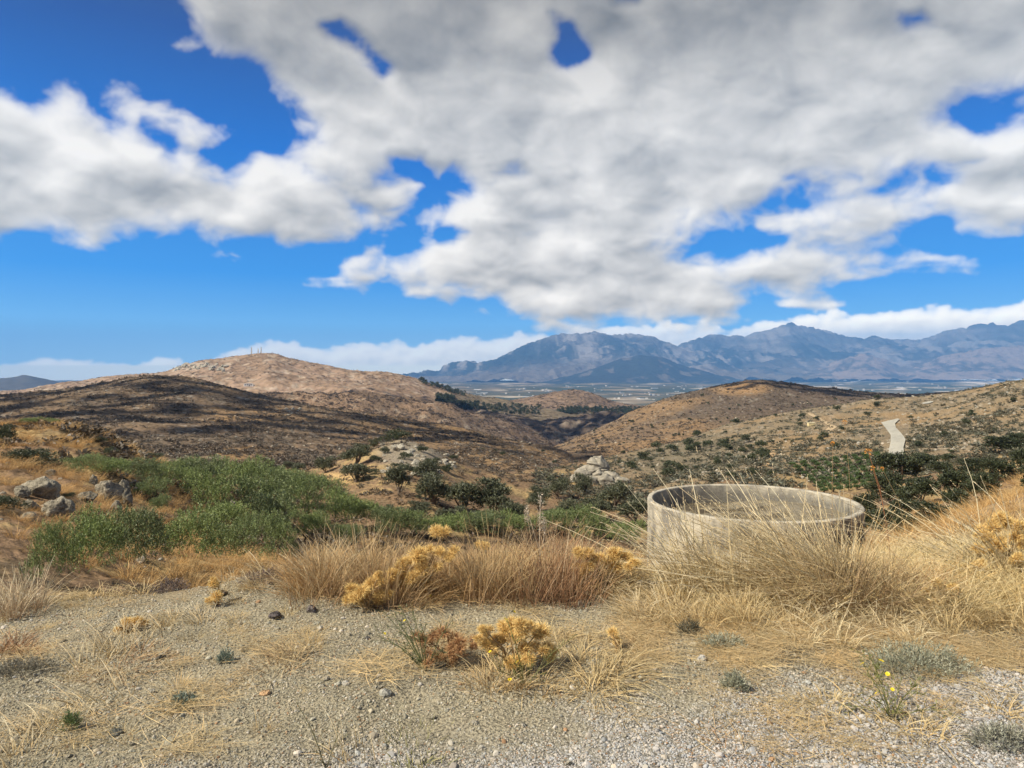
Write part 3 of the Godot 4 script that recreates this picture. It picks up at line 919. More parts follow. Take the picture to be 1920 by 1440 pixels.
# rough stone: a subdivided ball, flattened, cut by planes and roughened
func stone_mesh(sd: int, sub: int, squash: Vector3, cuts: int, bump: float, freq: float, tint: Color, spread := 0.12) -> ArrayMesh:
	var r := RandomNumberGenerator.new()
	r.seed = sd
	var nz := mk_noise(sd, freq, 4, FastNoiseLite.TYPE_SIMPLEX, 0.55)
	var sp := SphereMesh.new()
	sp.radius = 1.0
	sp.height = 2.0
	sp.radial_segments = sub * 2
	sp.rings = sub
	var arr := sp.get_mesh_arrays()
	var vs: PackedVector3Array = arr[Mesh.ARRAY_VERTEX]
	var planes := []
	for k in cuts:
		var d := Vector3(r.randf_range(-1, 1), r.randf_range(-0.5, 1), r.randf_range(-1, 1)).normalized()
		planes.append([d, r.randf_range(0.55, 0.88)])
	var st := SurfaceTool.new()
	st.begin(Mesh.PRIMITIVE_TRIANGLES)
	st.set_smooth_group(-1 if sub < 12 else 0)
	var ids: PackedInt32Array = arr[Mesh.ARRAY_INDEX]
	var out := PackedVector3Array()
	var cs := PackedColorArray()
	for p in vs:
		for pl in planes:
			var e: float = p.dot(pl[0]) - pl[1]
			if e > 0.0:
				p -= pl[0] * e * 0.92
		var k := nz.get_noise_3d(p.x, p.y, p.z)
		var rg := 0.5 - absf(nz.get_noise_3d(p.x * 0.6 + 9.0, p.y * 1.3, p.z * 0.6)) * 2.0
		p *= 1.0 + bump * (k + rg * 0.6)
		out.append(p * squash)
		var f := 1.0 + spread * (k * 2.2 + 0.5 * rg)
		cs.append(Color(tint.r * f, tint.g * f, tint.b * f * 0.98))
	for q in ids:
		st.set_color(cs[q])
		st.add_vertex(out[q])
	st.index()
	st.generate_normals()
	return st.commit()

# the crown of a bush or tree: leaves on twigs that fill lobes; heads upward
func crown(a: Acc, lobes: Array, leaves: int, ll: float, lw: float, c_lo: Color, c_hi: Color, upright: float, per := 9) -> void:
	var total := 0.0
	for l in lobes:
		total += l[1].x * l[1].y + l[1].y * l[1].z + l[1].x * l[1].z
	for l in lobes:
		var rad: Vector3 = l[1]
		var count := int(leaves * (rad.x * rad.y + rad.y * rad.z + rad.x * rad.z) / total / per)
		for k in count:
			var d := rdir()
			if d.y < -0.35:
				d.y = -d.y
			var depth := 1.0 - 0.42 * pow(rf(0, 1), 1.6)
			depth *= 1.0 + 0.16 * n_mid.get_noise_3d(d.x * 1.7 + l[0].x * 3.0, d.y * 1.7, d.z * 1.7 + l[0].z * 3.0) * 2.0
			var p: Vector3 = l[0] + d * rad * depth
			var grow := (d * (1.0 - upright) + Vector3.UP * upright + rdir() * 0.35).normalized()
			var tone := rf(0, 1)
			var tl := ll * per * 0.34
			for j in per:
				var f := (j + rf(0, 0.6)) / per
				var s := grow.cross(rdir()).normalized()
				var ld := (grow * rf(0.5, 1.1) + s * rf(0.5, 1.0)).normalized()
				a.leaf(p + grow * tl * (f - 0.6), ld, ld.cross(rdir()).normalized(), ll * rf(0.7, 1.2), lw * rf(0.8, 1.2), vary(c_lo.lerp(c_hi, clampf(tone * 0.7 + rf(0, 0.3), 0, 1)), 0.16))

func leaf_mat(back := 0.35) -> StandardMaterial3D:
	var m := mat(Color(1, 1, 1), 0.52, true, 0.5)
	m.cull_mode = BaseMaterial3D.CULL_DISABLED
	m.backlight_enabled = true
	m.backlight = Color(back, back, back).linear_to_srgb()
	return m

var m_grass: StandardMaterial3D
var m_leaf: StandardMaterial3D
var m_bark: StandardMaterial3D
var m_stone: StandardMaterial3D
var m_rock: StandardMaterial3D

# ------------------------------------------------------------------ the lay-by
var t_of := PackedFloat32Array()
func t_depth(d: float) -> float:
	var f := clampf(log(d / 5.5) / log(430.0 / 5.5), 0.0, 1.0) * 399.0
	var k := mini(int(f), 398)
	return lerpf(t_of[k], t_of[k + 1], f - k)

func make_t_table() -> void:
	for k in 400:
		var d := 5.5 * pow(430.0 / 5.5, k / 399.0)
		var a := 0.0
		var b := near_land.dep.size() - 1.0
		for j in 22:
			var m := (a + b) * 0.5
			if near_land.flat_pt(960.0, m).x < d:
				a = m
			else:
				b = m
		t_of.append(a)

func near_y(x: float, z: float) -> float:
	var d := -z
	var pad := n_soft.get_noise_2d(x * 0.35, z * 0.35) * 0.05 + n_mid.get_noise_2d(x * 1.6, z * 1.6) * 0.016
	pad += 0.17 * exp(-Vector2((x + 1.72) / 0.55, (z + 6.1) / 0.6).length_squared())
	pad -= 0.15 * smoothstep(-0.9, -3.2, x) * smoothstep(3.2, 6.0, d)
	if d < 4.8:
		return pad
	var far := near_land.pt(960.0 + F * x / maxf(d, 1.0), t_depth(maxf(d, 5.5))).y
	return lerpf(pad, far - 0.12 * smoothstep(-0.9, -3.2, x) * smoothstep(9.0, 6.5, d), smoothstep(5.0, 6.9, d))

# a place on the ground in front of the lip, seen at that point of the picture
func pad_at(px: float, py: float) -> Vector3:
	var d := EYE * F / (py - HZ)
	for k in 8:
		var y := near_y((px - 960.0) / F * d, -d)
		d = lerpf(d, (EYE - y) * F / (py - HZ), 0.6)
		d = clampf(d, 1.5, 8.5)
	var x := (px - 960.0) / F * d
	return Vector3(x, near_y(x, -d), -d)

func gravel_share(x: float, z: float) -> float:
	# grey road gravel, towards the road on the right and in front
	var e := -z - 3.15 - 0.34 * (x + 0.2) + 0.35 * n_soft.get_noise_2d(x * 1.1, z * 1.1)
	return smoothstep(0.35, -0.35, e)

func build_pad() -> void:
	var xs := []
	for x in [-60.0, -40.0, -25.0, -16.0, -11.0, -9.0, -7.5, -6.5]:
		xs.append(x)
	for k in 290:
		xs.append(-5.8 + k * 0.04)
	for x in [6.5, 7.5, 9.0, 11.0, 16.0, 25.0, 40.0, 60.0]:
		xs.append(x)
	var zs := []
	for k in 180:
		zs.append(-9.2 + k * 0.04)
	for z in [-1.6, -1.0, 0.0, 1.5, 4.0, 9.0, 20.0, 60.0]:
		zs.append(z)
	var nx := xs.size()
	var nz := zs.size()
	var pos := PackedVector3Array()
	var col := PackedColorArray()
	for j in nz:
		for i in nx:
			var x: float = xs[i]
			var z: float = zs[j]
			pos.append(Vector3(x, near_y(x, z), z))
			var a := n_soft.get_noise_2d(x * 0.7, z * 0.7)
			var b := n_mid.get_noise_2d(x * 4.0, z * 4.0)
			var c := lin(0.305, 0.275, 0.20).lerp(lin(0.375, 0.335, 0.24), smoothstep(-0.3, 0.3, a + b * 0.6))
			c = c.lerp(lin(0.30, 0.285, 0.25), gravel_share(x, z))
			var lip := smoothstep(5.0, 6.5, -z + a)
			c = c.lerp(lin(0.30, 0.215, 0.12), lip * 0.8)
			c = c.lerp(lin(0.27, 0.165, 0.09), smoothstep(7.2, 8.6, -z))
			col.append(c)
	var gm := mat(Color(1, 1, 1), 0.95, true, 0.2)
	var n := mk_noise(77, 0.03, 5, FastNoiseLite.TYPE_SIMPLEX, 0.65)
	gm.albedo_texture = tex(n, 1024, [[0.1, 0.42, 0.6, 0.9], [Color(0.50, 0.49, 0.47), Color(0.86, 0.86, 0.85), Color(1, 1, 0.99), Color(1.0, 0.99, 0.95)]])
	gm.heightmap_enabled = true
	gm.heightmap_texture = tex(n, 1024, [])
	gm.heightmap_scale = 1.0
	gm.uv1_triplanar = true
	gm.uv1_world_triplanar = true
	gm.uv1_scale = Vector3.ONE / 0.9
	var o := put("gravel_ground", grid_mesh(nx, nz, pos, col), gm)
	tag(o, "", "", "", "structure")

func build_pebbles() -> void:
	var shapes := []
	for k in 5:
		shapes.append(stone_mesh(900 + k, 5, Vector3(1.0, rf(0.45, 0.7), rf(0.7, 1.0)), 5, 0.10, 1.1, Color(1, 1, 1), 0.10))
	var sets := []
	for k in 5:
		sets.append([[], []])
	var n := 0
	while n < 190000:
		var d := 1.9 * pow(7.2 / 1.9, rf(0, 1))
		var x := rf(-1, 1) * (0.72 * d + 1.3)
		var g := gravel_share(x, -d)
		var patch := n_soft.get_noise_2d(x * 0.9 + 20.0, -d * 0.9)
		if rf(0, 1) > 0.30 + 0.70 * g + patch * 0.5:
			continue
		n += 1
		var s := 0.0020 + 0.0040 * pow(rf(0, 1), 2.5) + 0.0006 * d
		if rf(0, 1) < 0.022:
			s *= rf(1.6, 3.2)
		var c := lin(0.33, 0.30, 0.225).lerp(lin(0.38, 0.37, 0.355), g)
		c = vary(c, 0.30)
		if rf(0, 1) < 0.1:
			c = vary(lin(0.47, 0.43, 0.36), 0.2)
		elif rf(0, 1) < 0.05:
			c = vary(lin(0.30, 0.19, 0.11), 0.2)
		var b := Basis(rdir(), rf(0, TAU) * 0.18) * Basis(Vector3.UP, rf(0, TAU))
		var q: Array = sets[n % 5]
		q[0].append(Transform3D(b.scaled_local(Vector3(s, s, s)), Vector3(x, near_y(x, -d) + s * 0.15, -d)))
		q[1].append(c)
	for k in 5:
		scatter("gravel", shapes[k], m_stone, sets[k][0], sets[k][1])

# loose stones big enough to pick up
func build_stones() -> void:
	var shapes := []
	for k in 6:
		shapes.append(stone_mesh(940 + k, 9, Vector3(1.0, rf(0.4, 0.65), rf(0.65, 0.95)), 7, 0.09, 1.3, Color(0.36, 0.33, 0.27), 0.16))
	var own := [
		[497, 1301, 0.028, "flat orange-tinted stone on the gravel left of the middle", Color(0.52, 0.34, 0.2)],
		[722, 1302, 0.034, "flat grey slab of stone in front of the flowering weed", Color(0.36, 0.35, 0.31)],
		[712, 1268, 0.020, "small pale angular stone behind the flat grey slab", Color(0.5, 0.47, 0.42)],
		[648, 1284, 0.022, "pale grey stone left of the flat grey slab", Color(0.46, 0.44, 0.4)],
		[302, 1236, 0.030, "dark stone beside the brown matted tuft on the left", Color(0.13, 0.12, 0.1)],
		[218, 1377, 0.034, "dark blocky stone at the lower left of the gravel", Color(0.12, 0.125, 0.115)],
		[690, 1198, 0.020, "dark slaty stone left of the flowering weed", Color(0.11, 0.105, 0.1)],
		[432, 1282, 0.032, "pale flat stone left of the orange-tinted stone", Color(0.42, 0.40, 0.35)],
		[600, 1180, 0.024, "rounded pale pebble behind the bare gravel in the middle", Color(0.45, 0.42, 0.36)],
		[1315, 1238, 0.034, "whitish stone lying in flattened straw on the right", Color(0.55, 0.54, 0.52)],
		[416, 1117, 0.045, "dark stone under the small yellow thistle", Color(0.14, 0.12, 0.11)],
		[428, 1060, 0.040, "pale stone on the lip below the green bushes", Color(0.48, 0.45, 0.39)],
		[505, 1096, 0.030, "purplish stone on the crest of the gravel bank", Color(0.20, 0.17, 0.17)],
		[516, 1158, 0.045, "dark purplish stone at the foot of the gravel bank", Color(0.12, 0.105, 0.11)],
		[585, 1146, 0.042, "low purplish slab beside the dark purplish stone", Color(0.19, 0.165, 0.16)]]
	var k := 0
	for s in own:
		var p := pad_at(s[0], s[1])
		var m := stone_mesh(960 + k, 12, Vector3(1.0, rf(0.45, 0.7), rf(0.7, 0.95)), 7, 0.09, 1.3, s[4], 0.16)
		var o := put("stone", m, m_rock)
		o.position = p + Vector3(0, s[2] * 0.25, 0)
		o.rotation.y = rf(0, TAU)
		o.scale = Vector3.ONE * s[2]
		tag(o, s[3], "stone", "stones lying on the gravel")
		k += 1
	for j in 120:
		var d := 2.9 * pow(6.0 / 2.9, rf(0, 1))
		var x := rf(-0.7, 0.7) * d
		if x > 1.4 and d > 4.2:
			continue
		var s := rf(0.011, 0.021) * (0.7 + d * 0.1)
		var o := put("stone", shapes[j % 6], m_rock)
		o.position = Vector3(x, near_y(x, -d) + s * 0.3, -d)
		o.rotation = Vector3(rf(-0.3, 0.3), rf(0, TAU), rf(-0.3, 0.3))
		o.scale = Vector3.ONE * s
		tag(o, "small loose grey-beige stone scattered on the gravel", "stone", "small stones scattered on the gravel")

# ------------------------------------------------------------------ dry grass
const STRAW := Color(0.56, 0.45, 0.235)
const GOLD := Color(0.46, 0.335, 0.155)
const RUST := Color(0.33, 0.205, 0.11)
const PALE := Color(0.63, 0.55, 0.37)

func clump(label: String, px: float, py: float, wpx: float, hpx: float, n: int, lean: Vector2, open: float, droop: float, c0: Color, c1: Color, ears := 0.0, group := "", w := 0.0035) -> MeshInstance3D:
	var p := pad_at(px, py)
	var s := -p.z / F
	var a := Acc.new()
	var half := wpx * 0.5 * s
	var bits := maxi(3, int(wpx / 9.0))
	for k in bits:
		var x := rf(-half, half)
		var z := rf(-0.22, 0.22)
		var env := 1.0 - 0.45 * pow(absf(x) / half, 2.0)
		var at := Vector3(x, near_y(p.x + x, p.z + z) - p.y, z)
		tuft(a, at, int(n * 1.2) / bits, rf(0.06, 0.18), hpx * s * rf(0.45, 1.15) * env, lean + Vector2(rf(-0.25, 0.25), rf(-0.2, 0.2)), open * rf(0.6, 1.3), droop * rf(0.7, 1.6), w, c0, c1, ears)
	var o := put("grass_clump", a.done(), m_grass)
	o.position = p
	tag(o, label, "grass clump", group)
	return o

func build_grass() -> void:
	# the clumps one can tell apart
	var L := Vector2(-0.25, 0.0)
	clump("tall fine reddish grass clump left of the large golden thistle", 690, 1118, 190, 175, 950, Vector2(0.1, 0), 0.5, 0.35, RUST, GOLD)
	clump("pale wispy grass on the gravel bank left of the reddish clump", 605, 1105, 90, 130, 260, L, 0.6, 0.4, GOLD, PALE)
	clump("dense brown grass clump right of the large golden thistle", 915, 1122, 130, 150, 800, Vector2(0.06, 0), 0.35, 0.3, RUST, GOLD)
	clump("dark reddish brown grass clump left of the broad straw thistle", 1035, 1120, 110, 170, 720, Vector2(0.05, 0), 0.4, 0.25, Color(0.22, 0.115, 0.06), Color(0.40, 0.23, 0.11))
	clump("fine brown grass behind the broad straw thistle", 1130, 1085, 130, 120, 520, L, 0.5, 0.4, RUST, GOLD)
	clump("pale leaning grass in front of the cistern's left side", 1235, 1145, 120, 120, 420, Vector2(-0.35, 0), 0.6, 0.6, GOLD, PALE)
	clump("yellow straw clump in front of the middle of the cistern", 1345, 1165, 190, 88, 1000, Vector2(-0.2, 0), 0.6, 0.6, GOLD, STRAW)
	clump("large tangled brown grass clump in front of the cistern's right end", 1585, 1135, 240, 265, 2200, Vector2(-0.35, 0), 0.8, 0.75, Color(0.25, 0.15, 0.08), STRAW, 0.2)
	clump("pale straw fringe at the foot of the large tangled clump", 1600, 1185, 260, 100, 900, Vector2(-0.1, 0), 0.9, 0.9, STRAW, PALE)
	clump("rusty grass clump right of the large tangled clump", 1700, 1110, 120, 140, 700, L, 0.6, 0.5, RUST, Color(0.50, 0.30, 0.12))
	clump("matted straw clump below the right-hand thistles", 1830, 1175, 190, 140, 900, Vector2(-0.2, 0), 0.9, 0.8, GOLD, STRAW)
	clump("tall arching pale grass stalks at the right edge", 1880, 1080, 140, 270, 320, Vector2(-0.75, 0), 0.4, 0.5, STRAW, PALE, 0.9, "", 0.0068)
	clump("tall pale stalks that lean across the cistern rim", 1500, 1110, 210, 275, 800, Vector2(-0.75, 0.05), 0.35, 0.4, STRAW, PALE, 0.9, "", 0.0068)
	clump("long pale stalks that arch over the cistern's left wall", 1340, 1110, 150, 250, 330, Vector2(-0.62, 0.05), 0.35, 0.45, STRAW, PALE, 0.9, "", 0.0068)
	clump("straw tuft behind the front thistle", 1060, 1215, 80, 60, 260, Vector2(0.15, 0), 1.0, 0.9, GOLD, STRAW)
	clump("fine straw tangle around the foot of the front thistle", 975, 1270, 150, 70, 620, Vector2(0.1, 0), 1.0, 0.8, Color(0.36, 0.24, 0.11), STRAW)
	clump("low straw skirt right of the front thistle", 1120, 1275, 130, 90, 520, Vector2(0.2, 0.05), 1.2, 1.0, GOLD, STRAW)
	clump("brown feathery clump at the left edge behind the bank", 12, 1150, 80, 120, 420, Vector2(-0.1, 0), 0.5, 0.4, RUST, PALE)
	clump("low rust-brown clump at the left edge of the gravel", 20, 1222, 90, 50, 420, Vector2(0, 0), 0.9, 0.7, Color(0.28, 0.13, 0.05), RUST)
	clump("straw tuft with a few tall pale stalks left of the matted brown tuft", 195, 1226, 70, 95, 130, Vector2(-0.4, 0), 0.8, 0.5, GOLD, PALE)
	clump("matted brown tuft on the gravel at the left", 250, 1240, 110, 34, 420, Vector2(0.2, 0), 1.6, 1.2, Color(0.26, 0.15, 0.08), GOLD)
	clump("pale spray of stalks on the left gravel", 195, 1308, 60, 120, 70, Vector2(-0.8, 0), 0.7, 0.45, GOLD, PALE)
	clump("thin spray of straw at the lower left corner", 40, 1400, 120, 110, 160, Vector2(-0.6, 0), 0.8, 0.6, GOLD, PALE)
	clump("orange-brown tuft left of the flowering weed", 525, 1250, 60, 70, 190, Vector2(-0.2, 0), 1.2, 0.9, RUST, STRAW)
	clump("pale arching grass on the lip below the green bushes", 300, 1095, 150, 66, 240, Vector2(0.1, 0), 1.1, 1.1, GOLD, PALE)
	clump("golden grass on the lip left of the small yellow thistle", 210, 1118, 160, 46, 300, Vector2(-0.3, 0), 1.0, 0.9, GOLD, STRAW)
	clump("straw clump right of the small yellow thistle", 480, 1090, 110, 60, 260, L, 0.9, 0.8, GOLD, PALE)
	clump("short yellow tuft left of the small yellow thistle", 345, 1170, 90, 60, 190, L, 0.9, 0.6, GOLD, PALE)
	clump("orange dead tuft low on the gravel at the lower right", 1360, 1412, 70, 22, 170, Vector2.ZERO, 1.8, 1.0, RUST, Color(0.5, 0.28, 0.12))
	clump("sparse straw around the yellow-flowered weed", 1640, 1345, 210, 70, 420, Vector2(-0.1, 0), 1.2, 0.9, GOLD, STRAW)
	clump("dry tuft beside the grey cushion at the right edge", 1890, 1330, 80, 50, 240, Vector2.ZERO, 1.2, 1.0, GOLD, STRAW)
	clump("green-tinged grass tuft at the bottom edge", 775, 1432, 90, 40, 260, Vector2.ZERO, 1.0, 0.6, Color(0.13, 0.14, 0.05), Color(0.32, 0.28, 0.12))
	clump("small straw tuft left of the bottom green-tinged tuft", 650, 1425, 50, 90, 50, Vector2(-0.4, 0), 0.6, 0.4, GOLD, PALE)
	# the sward between them, which nobody could count
	var kinds := []
	for k in 6:
		var a := Acc.new()
		tuft(a, Vector3.ZERO, 90, 0.13, 0.30, Vector2(-0.2, 0), 0.8, 0.8, 0.0032, GOLD, STRAW)
		kinds.append(a.done())
	var sets := []
	for k in 6:
		sets.append([[], []])
	var add := func(x: float, z: float, s: float, c: Color) -> void:
		var q: Array = sets[rng.randi() % 6]
		q[0].append(turned(Vector3(x, near_y(x, z) - 0.01, z), rf(0, TAU), Vector3(s, s * rf(0.7, 1.2), s)))
		q[1].append(vary(c, 0.22))
	for k in 2850:
		var px := rf(560, 2400)
		var d := rf(4.75, 7.6)
		var x := (px - 960.0) / F * d
		var z := -d
		var den := n_soft.get_noise_2d(x * 0.9, z * 0.9)
		if px < 1180.0 and d < 5.15 + den * 0.5:
			continue
		if px < 1320.0 and px > 1180.0 and d < 5.0:
			continue
		var c := Color(0.78, 0.66, 0.58).lerp(Color(1.1, 1.1, 1.05), smoothstep(900.0, 1300.0, px))
		add.call(x, z, rf(0.45, 1.15) * (0.5 if px > 1180.0 and px < 1460.0 else 1.0), c)
	for k in 420:
		var px := rf(-250, 600)
		var d := rf(5.2, 7.4)
		var x := (px - 960.0) / F * d
		if n_soft.get_noise_2d(x * 0.8 + 30.0, -d * 0.8) < 0.0:
			continue
		add.call(x, -d, rf(0.16, 0.38), Color(0.9, 0.85, 0.8))
	for k in 60:
		add.call(rf(-3.6, -1.0), -rf(3.0, 5.0), rf(0.18, 0.5), Color(1, 0.95, 0.85))
	# dry grass further down the slope
	for k in 4200:
		var px := rf(-250, 2150)
		var d := 8.0 * pow(6.5, rf(0, 1))
		var x := (px - 960.0) / F * d
		if n_soft.get_noise_2d(x * 0.12, -d * 0.12) + rf(-0.3, 0.3) < 0.05 or (px < 640.0 and d < 13.0):
			continue
		var q: Array = sets[rng.randi() % 6]
		var s := rf(0.7, 1.4) * (1.0 + d * 0.02)
		q[0].append(turned(near_land.pt(px, t_depth(d)), rf(0, TAU), Vector3(s, s, s)))
		q[1].append(vary(Color(0.95, 0.78, 0.6), 0.2))
	for k in 3400:
		var px := rf(-250, 470)
		var d := rf(14.0, 50.0)
		var x := (px - 960.0) / F * d
		if n_soft.get_noise_2d(x * 0.3 + 60.0, -d * 0.3) + rf(-0.3, 0.3) < -0.08:
			continue
		var q: Array = sets[rng.randi() % 6]
		var s := rf(0.6, 1.5) * (0.7 + d * 0.016)
		q[0].append(turned(near_land.pt(px, t_depth(d)), rf(0, TAU), Vector3(s, s * 0.8, s)))
		q[1].append(vary(Color(0.95, 0.76, 0.58).lerp(Color(0.5, 0.42, 0.36), 0.8 * smoothstep(0.0, 0.4, n_mid.get_noise_2d(x * 0.4, -d * 0.4))), 0.22))
	for k in 6:
		scatter("dry_grass", kinds[k], m_grass, sets[k][0], sets[k][1])
	# straw trodden flat
	var a := Acc.new()
	for k in 34:
		var q := rf(0, TAU)
		var p := Vector3(rf(-0.14, 0.14), 0.004, rf(-0.14, 0.14))
		blade(a, p, Vector3(cos(q), rf(0.0, 0.16), sin(q)).normalized(), Vector3(rf(-0.2, 0.2), -0.04, rf(-0.2, 0.2)), rf(0.08, 0.26), 0.0026, 3, vary(STRAW, 0.3), vary(PALE, 0.25))
	var flat := []
	var fc := []
	for k in 3400:
		var px := rf(1180, 2450)
		var py := rf(1110, 1245)
		if k % 11 == 0:
			py = rf(1240, 1420)
		elif k % 13 == 0:
			px = rf(560, 1250)
			py = rf(1115, 1270)
		elif k % 17 == 0:
			px = rf(-50, 560)
			py = rf(1100, 1420)
		var p := pad_at(px, py)
		if n_soft.get_noise_2d(p.x * 1.3, p.z * 1.3) + (0.28 if px > 1350.0 and py < 1215.0 else 0.0) < 0.02 + rf(-0.12, 0.12):
			continue
		flat.append(turned(p + Vector3(0, rf(0.0, 0.03), 0), rf(0, TAU), Vector3.ONE * rf(0.4, 1.0)))
		fc.append(vary(Color(0.9, 0.82, 0.72), 0.25))
	scatter("fallen_straw", a.done(), m_grass, flat, fc)

# ------------------------------------------------------------------ thistles and weeds
var head_kinds := []
func head_mesh(c_in: Color, c_out: Color, n: int) -> ArrayMesh:
	var a := Acc.new()
	for k in n:
		var d := rdir()
		d.y = d.y * 0.8 + 0.25
		d = d.normalized()
		var s := d.cross(rdir()).normalized()
		var p := d * rf(0.15, 0.45)
		var pts := [p, p + d * 0.3 + s * rf(-0.1, 0.1), p + d * rf(0.4, 0.62) + s * rf(-0.35, 0.35) + Vector3.UP * 0.06]
		a.quad_ribbon(pts, s.cross(d), rf(0.03, 0.065), 0.012, vary(c_in, 0.25), vary(c_out, 0.2))
	return a.done()

# a dry thistle: stems from one root, each with a spiny head; heads are [px, py, radius in pixels]
func thistle(label: String, px: float, py: float, heads: Array, dark := 0.0) -> void:
	var p := pad_at(px, py)
	var s := -p.z / F
	var t := thing("dry_thistle", label, "thistle", p)
	var a := Acc.new()
	var cs := Color(0.36, 0.24, 0.11).lerp(Color(0.20, 0.11, 0.06), dark)
	var k := 0
	for h in heads:
		var e := Vector3((h[0] - px) * s, (py - h[1]) * s, rf(-0.08, 0.08))
		var mid := Vector3(e.x * 0.35, e.y * 0.55, e.z * 0.4)
		a.tube([Vector3(rf(-0.02, 0.02), -0.02, rf(-0.02, 0.02)), mid * 0.6, mid, e], 0.006, 0.0035, 5, cs, cs)
		for j in 16:
			var f := rf(0.15, 0.95)
			var q := mid.lerp(e, f) if rf(0, 1) < 0.5 else mid * f
			var d := (rdir() + Vector3.UP * 0.25).normalized()
			a.leaf(q, d, d.cross(rdir()).normalized(), rf(0.025, 0.065), 0.009, vary(cs.lerp(GOLD, 0.5), 0.25))
	put("stem", a.done(), m_grass, t)
	for h in heads:
		var e := Vector3((h[0] - px) * s, (py - h[1]) * s, rf(-0.07, 0.07))
		var n := 3 if h[2] > 12 else 1
		for j in n:
			var o := put("flower_head", head_kinds[(k % 3) + (3 if dark > 0.5 else 0)], m_grass, t)
			var r: float = h[2] * s * (1.0 if n == 1 else rf(0.62, 0.85))
			o.position = e + (Vector3.ZERO if n == 1 else Vector3(rf(-0.7, 0.7), rf(-0.5, 0.5), rf(-0.6, 0.6)) * h[2] * s)
			o.rotation = Vector3(rf(-0.4, 0.4), rf(0, TAU), rf(-0.4, 0.4))
			o.scale = Vector3(r, r * 0.85, r) * 1.25
			k += 1

func flower_mesh() -> ArrayMesh:
	var a := Acc.new()
	for k in 12:
		var q := TAU * k / 12.0 + rf(-0.1, 0.1)
		var d := Vector3(cos(q), 0.28, sin(q)).normalized()
		a.leaf(d * 0.1, d, Vector3.UP.cross(d).normalized(), 0.95, 0.42, vary(Color(0.80, 0.62, 0.02), 0.1))
	for k in 10:
		var d := (rdir() + Vector3.UP * 1.4).normalized()
		a.leaf(Vector3.ZERO, d, d.cross(rdir()).normalized(), 0.3, 0.14, Color(0.62, 0.40, 0.02))
	return a.done()

func weed(label: String, px: float, py: float, tips: Array, flowers: Array, col: Color, leafy: int) -> void:
	var p := pad_at(px, py)
	var s := -p.z / F
	var t := thing("flowering_weed", label, "weed", p)
	var a := Acc.new()
	for h in tips:
		var e := Vector3((h[0] - px) * s, (py - h[1]) * s, rf(-0.12, 0.12))
		var mid := e * 0.5 + Vector3(0, e.length() * 0.08, 0)
		a.tube([Vector3(0, -0.02, 0), mid * 0.5, mid, e], 0.0030, 0.0014, 4, col * 0.8, col)
		for j in leafy:
			var f := rf(0.1, 1.0)
			var q := mid.lerp(e, f * 2.0 - 1.0) if f > 0.5 else mid * f * 2.0
			var d := ((e.normalized() + rdir() * 0.9)).normalized()
			var tip: Vector3 = q + d * rf(0.03, 0.09)
			a.tube([q, tip], 0.0012, 0.0008, 3, col, col)
			for m in 3:
				var d2 := (d + rdir() * 0.8).normalized()
				a.leaf(q.lerp(tip, rf(0.2, 1.0)), d2, d2.cross(rdir()).normalized(), rf(0.012, 0.028), 0.005, vary(col, 0.25))
	put("stem", a.done(), m_leaf, t)
	for h in flowers:
		var o := put("flower", yellow_flower, m_leaf, t)
		o.position = Vector3((h[0] - px) * s, (py - h[1]) * s, rf(-0.06, 0.1))
		o.rotation = Vector3(rf(0.2, 0.9), rf(0, TAU), rf(-0.3, 0.3))
		o.scale = Vector3.ONE * h[2] * s * 0.62

var yellow_flower: ArrayMesh
func cushion(label: String, px: float, py: float, wpx: float, hpx: float, n: int, c0: Color, c1: Color, called := "cushion_shrub", category := "shrub") -> void:
	var p := pad_at(px, py)
	var s := -p.z / F
	var a := Acc.new()
	var rx := wpx * 0.5 * s
	var ry := hpx * s
	for k in n:
		var d := rdir()
		d.y = absf(d.y)
		var q := sqrt(rf(0.08, 1.0))
		var lump := 1.0 + 0.5 * n_mid.get_noise_3d(d.x * 2.0 + px, d.y * 2.0, d.z * 2.0)
		var at := Vector3(d.x * rx, d.y * ry, d.z * rx * 0.6) * q * lump
		at.y += near_y(p.x + at.x, p.z + at.z) - p.y
		var g := (d + Vector3.UP * 0.5 + rdir() * 0.5).normalized()
		var tone := vary(c0.lerp(c1, rf(0, 1)), 0.2)
		for j in 5:
			var l := (g + rdir() * 0.8).normalized()
			a.leaf(at + g * 0.006 * j, l, l.cross(rdir()).normalized(), rf(0.008, 0.02), 0.004, tone)
	var o := put(called, a.done(), m_leaf)
	o.position = p
	tag(o, label, category)

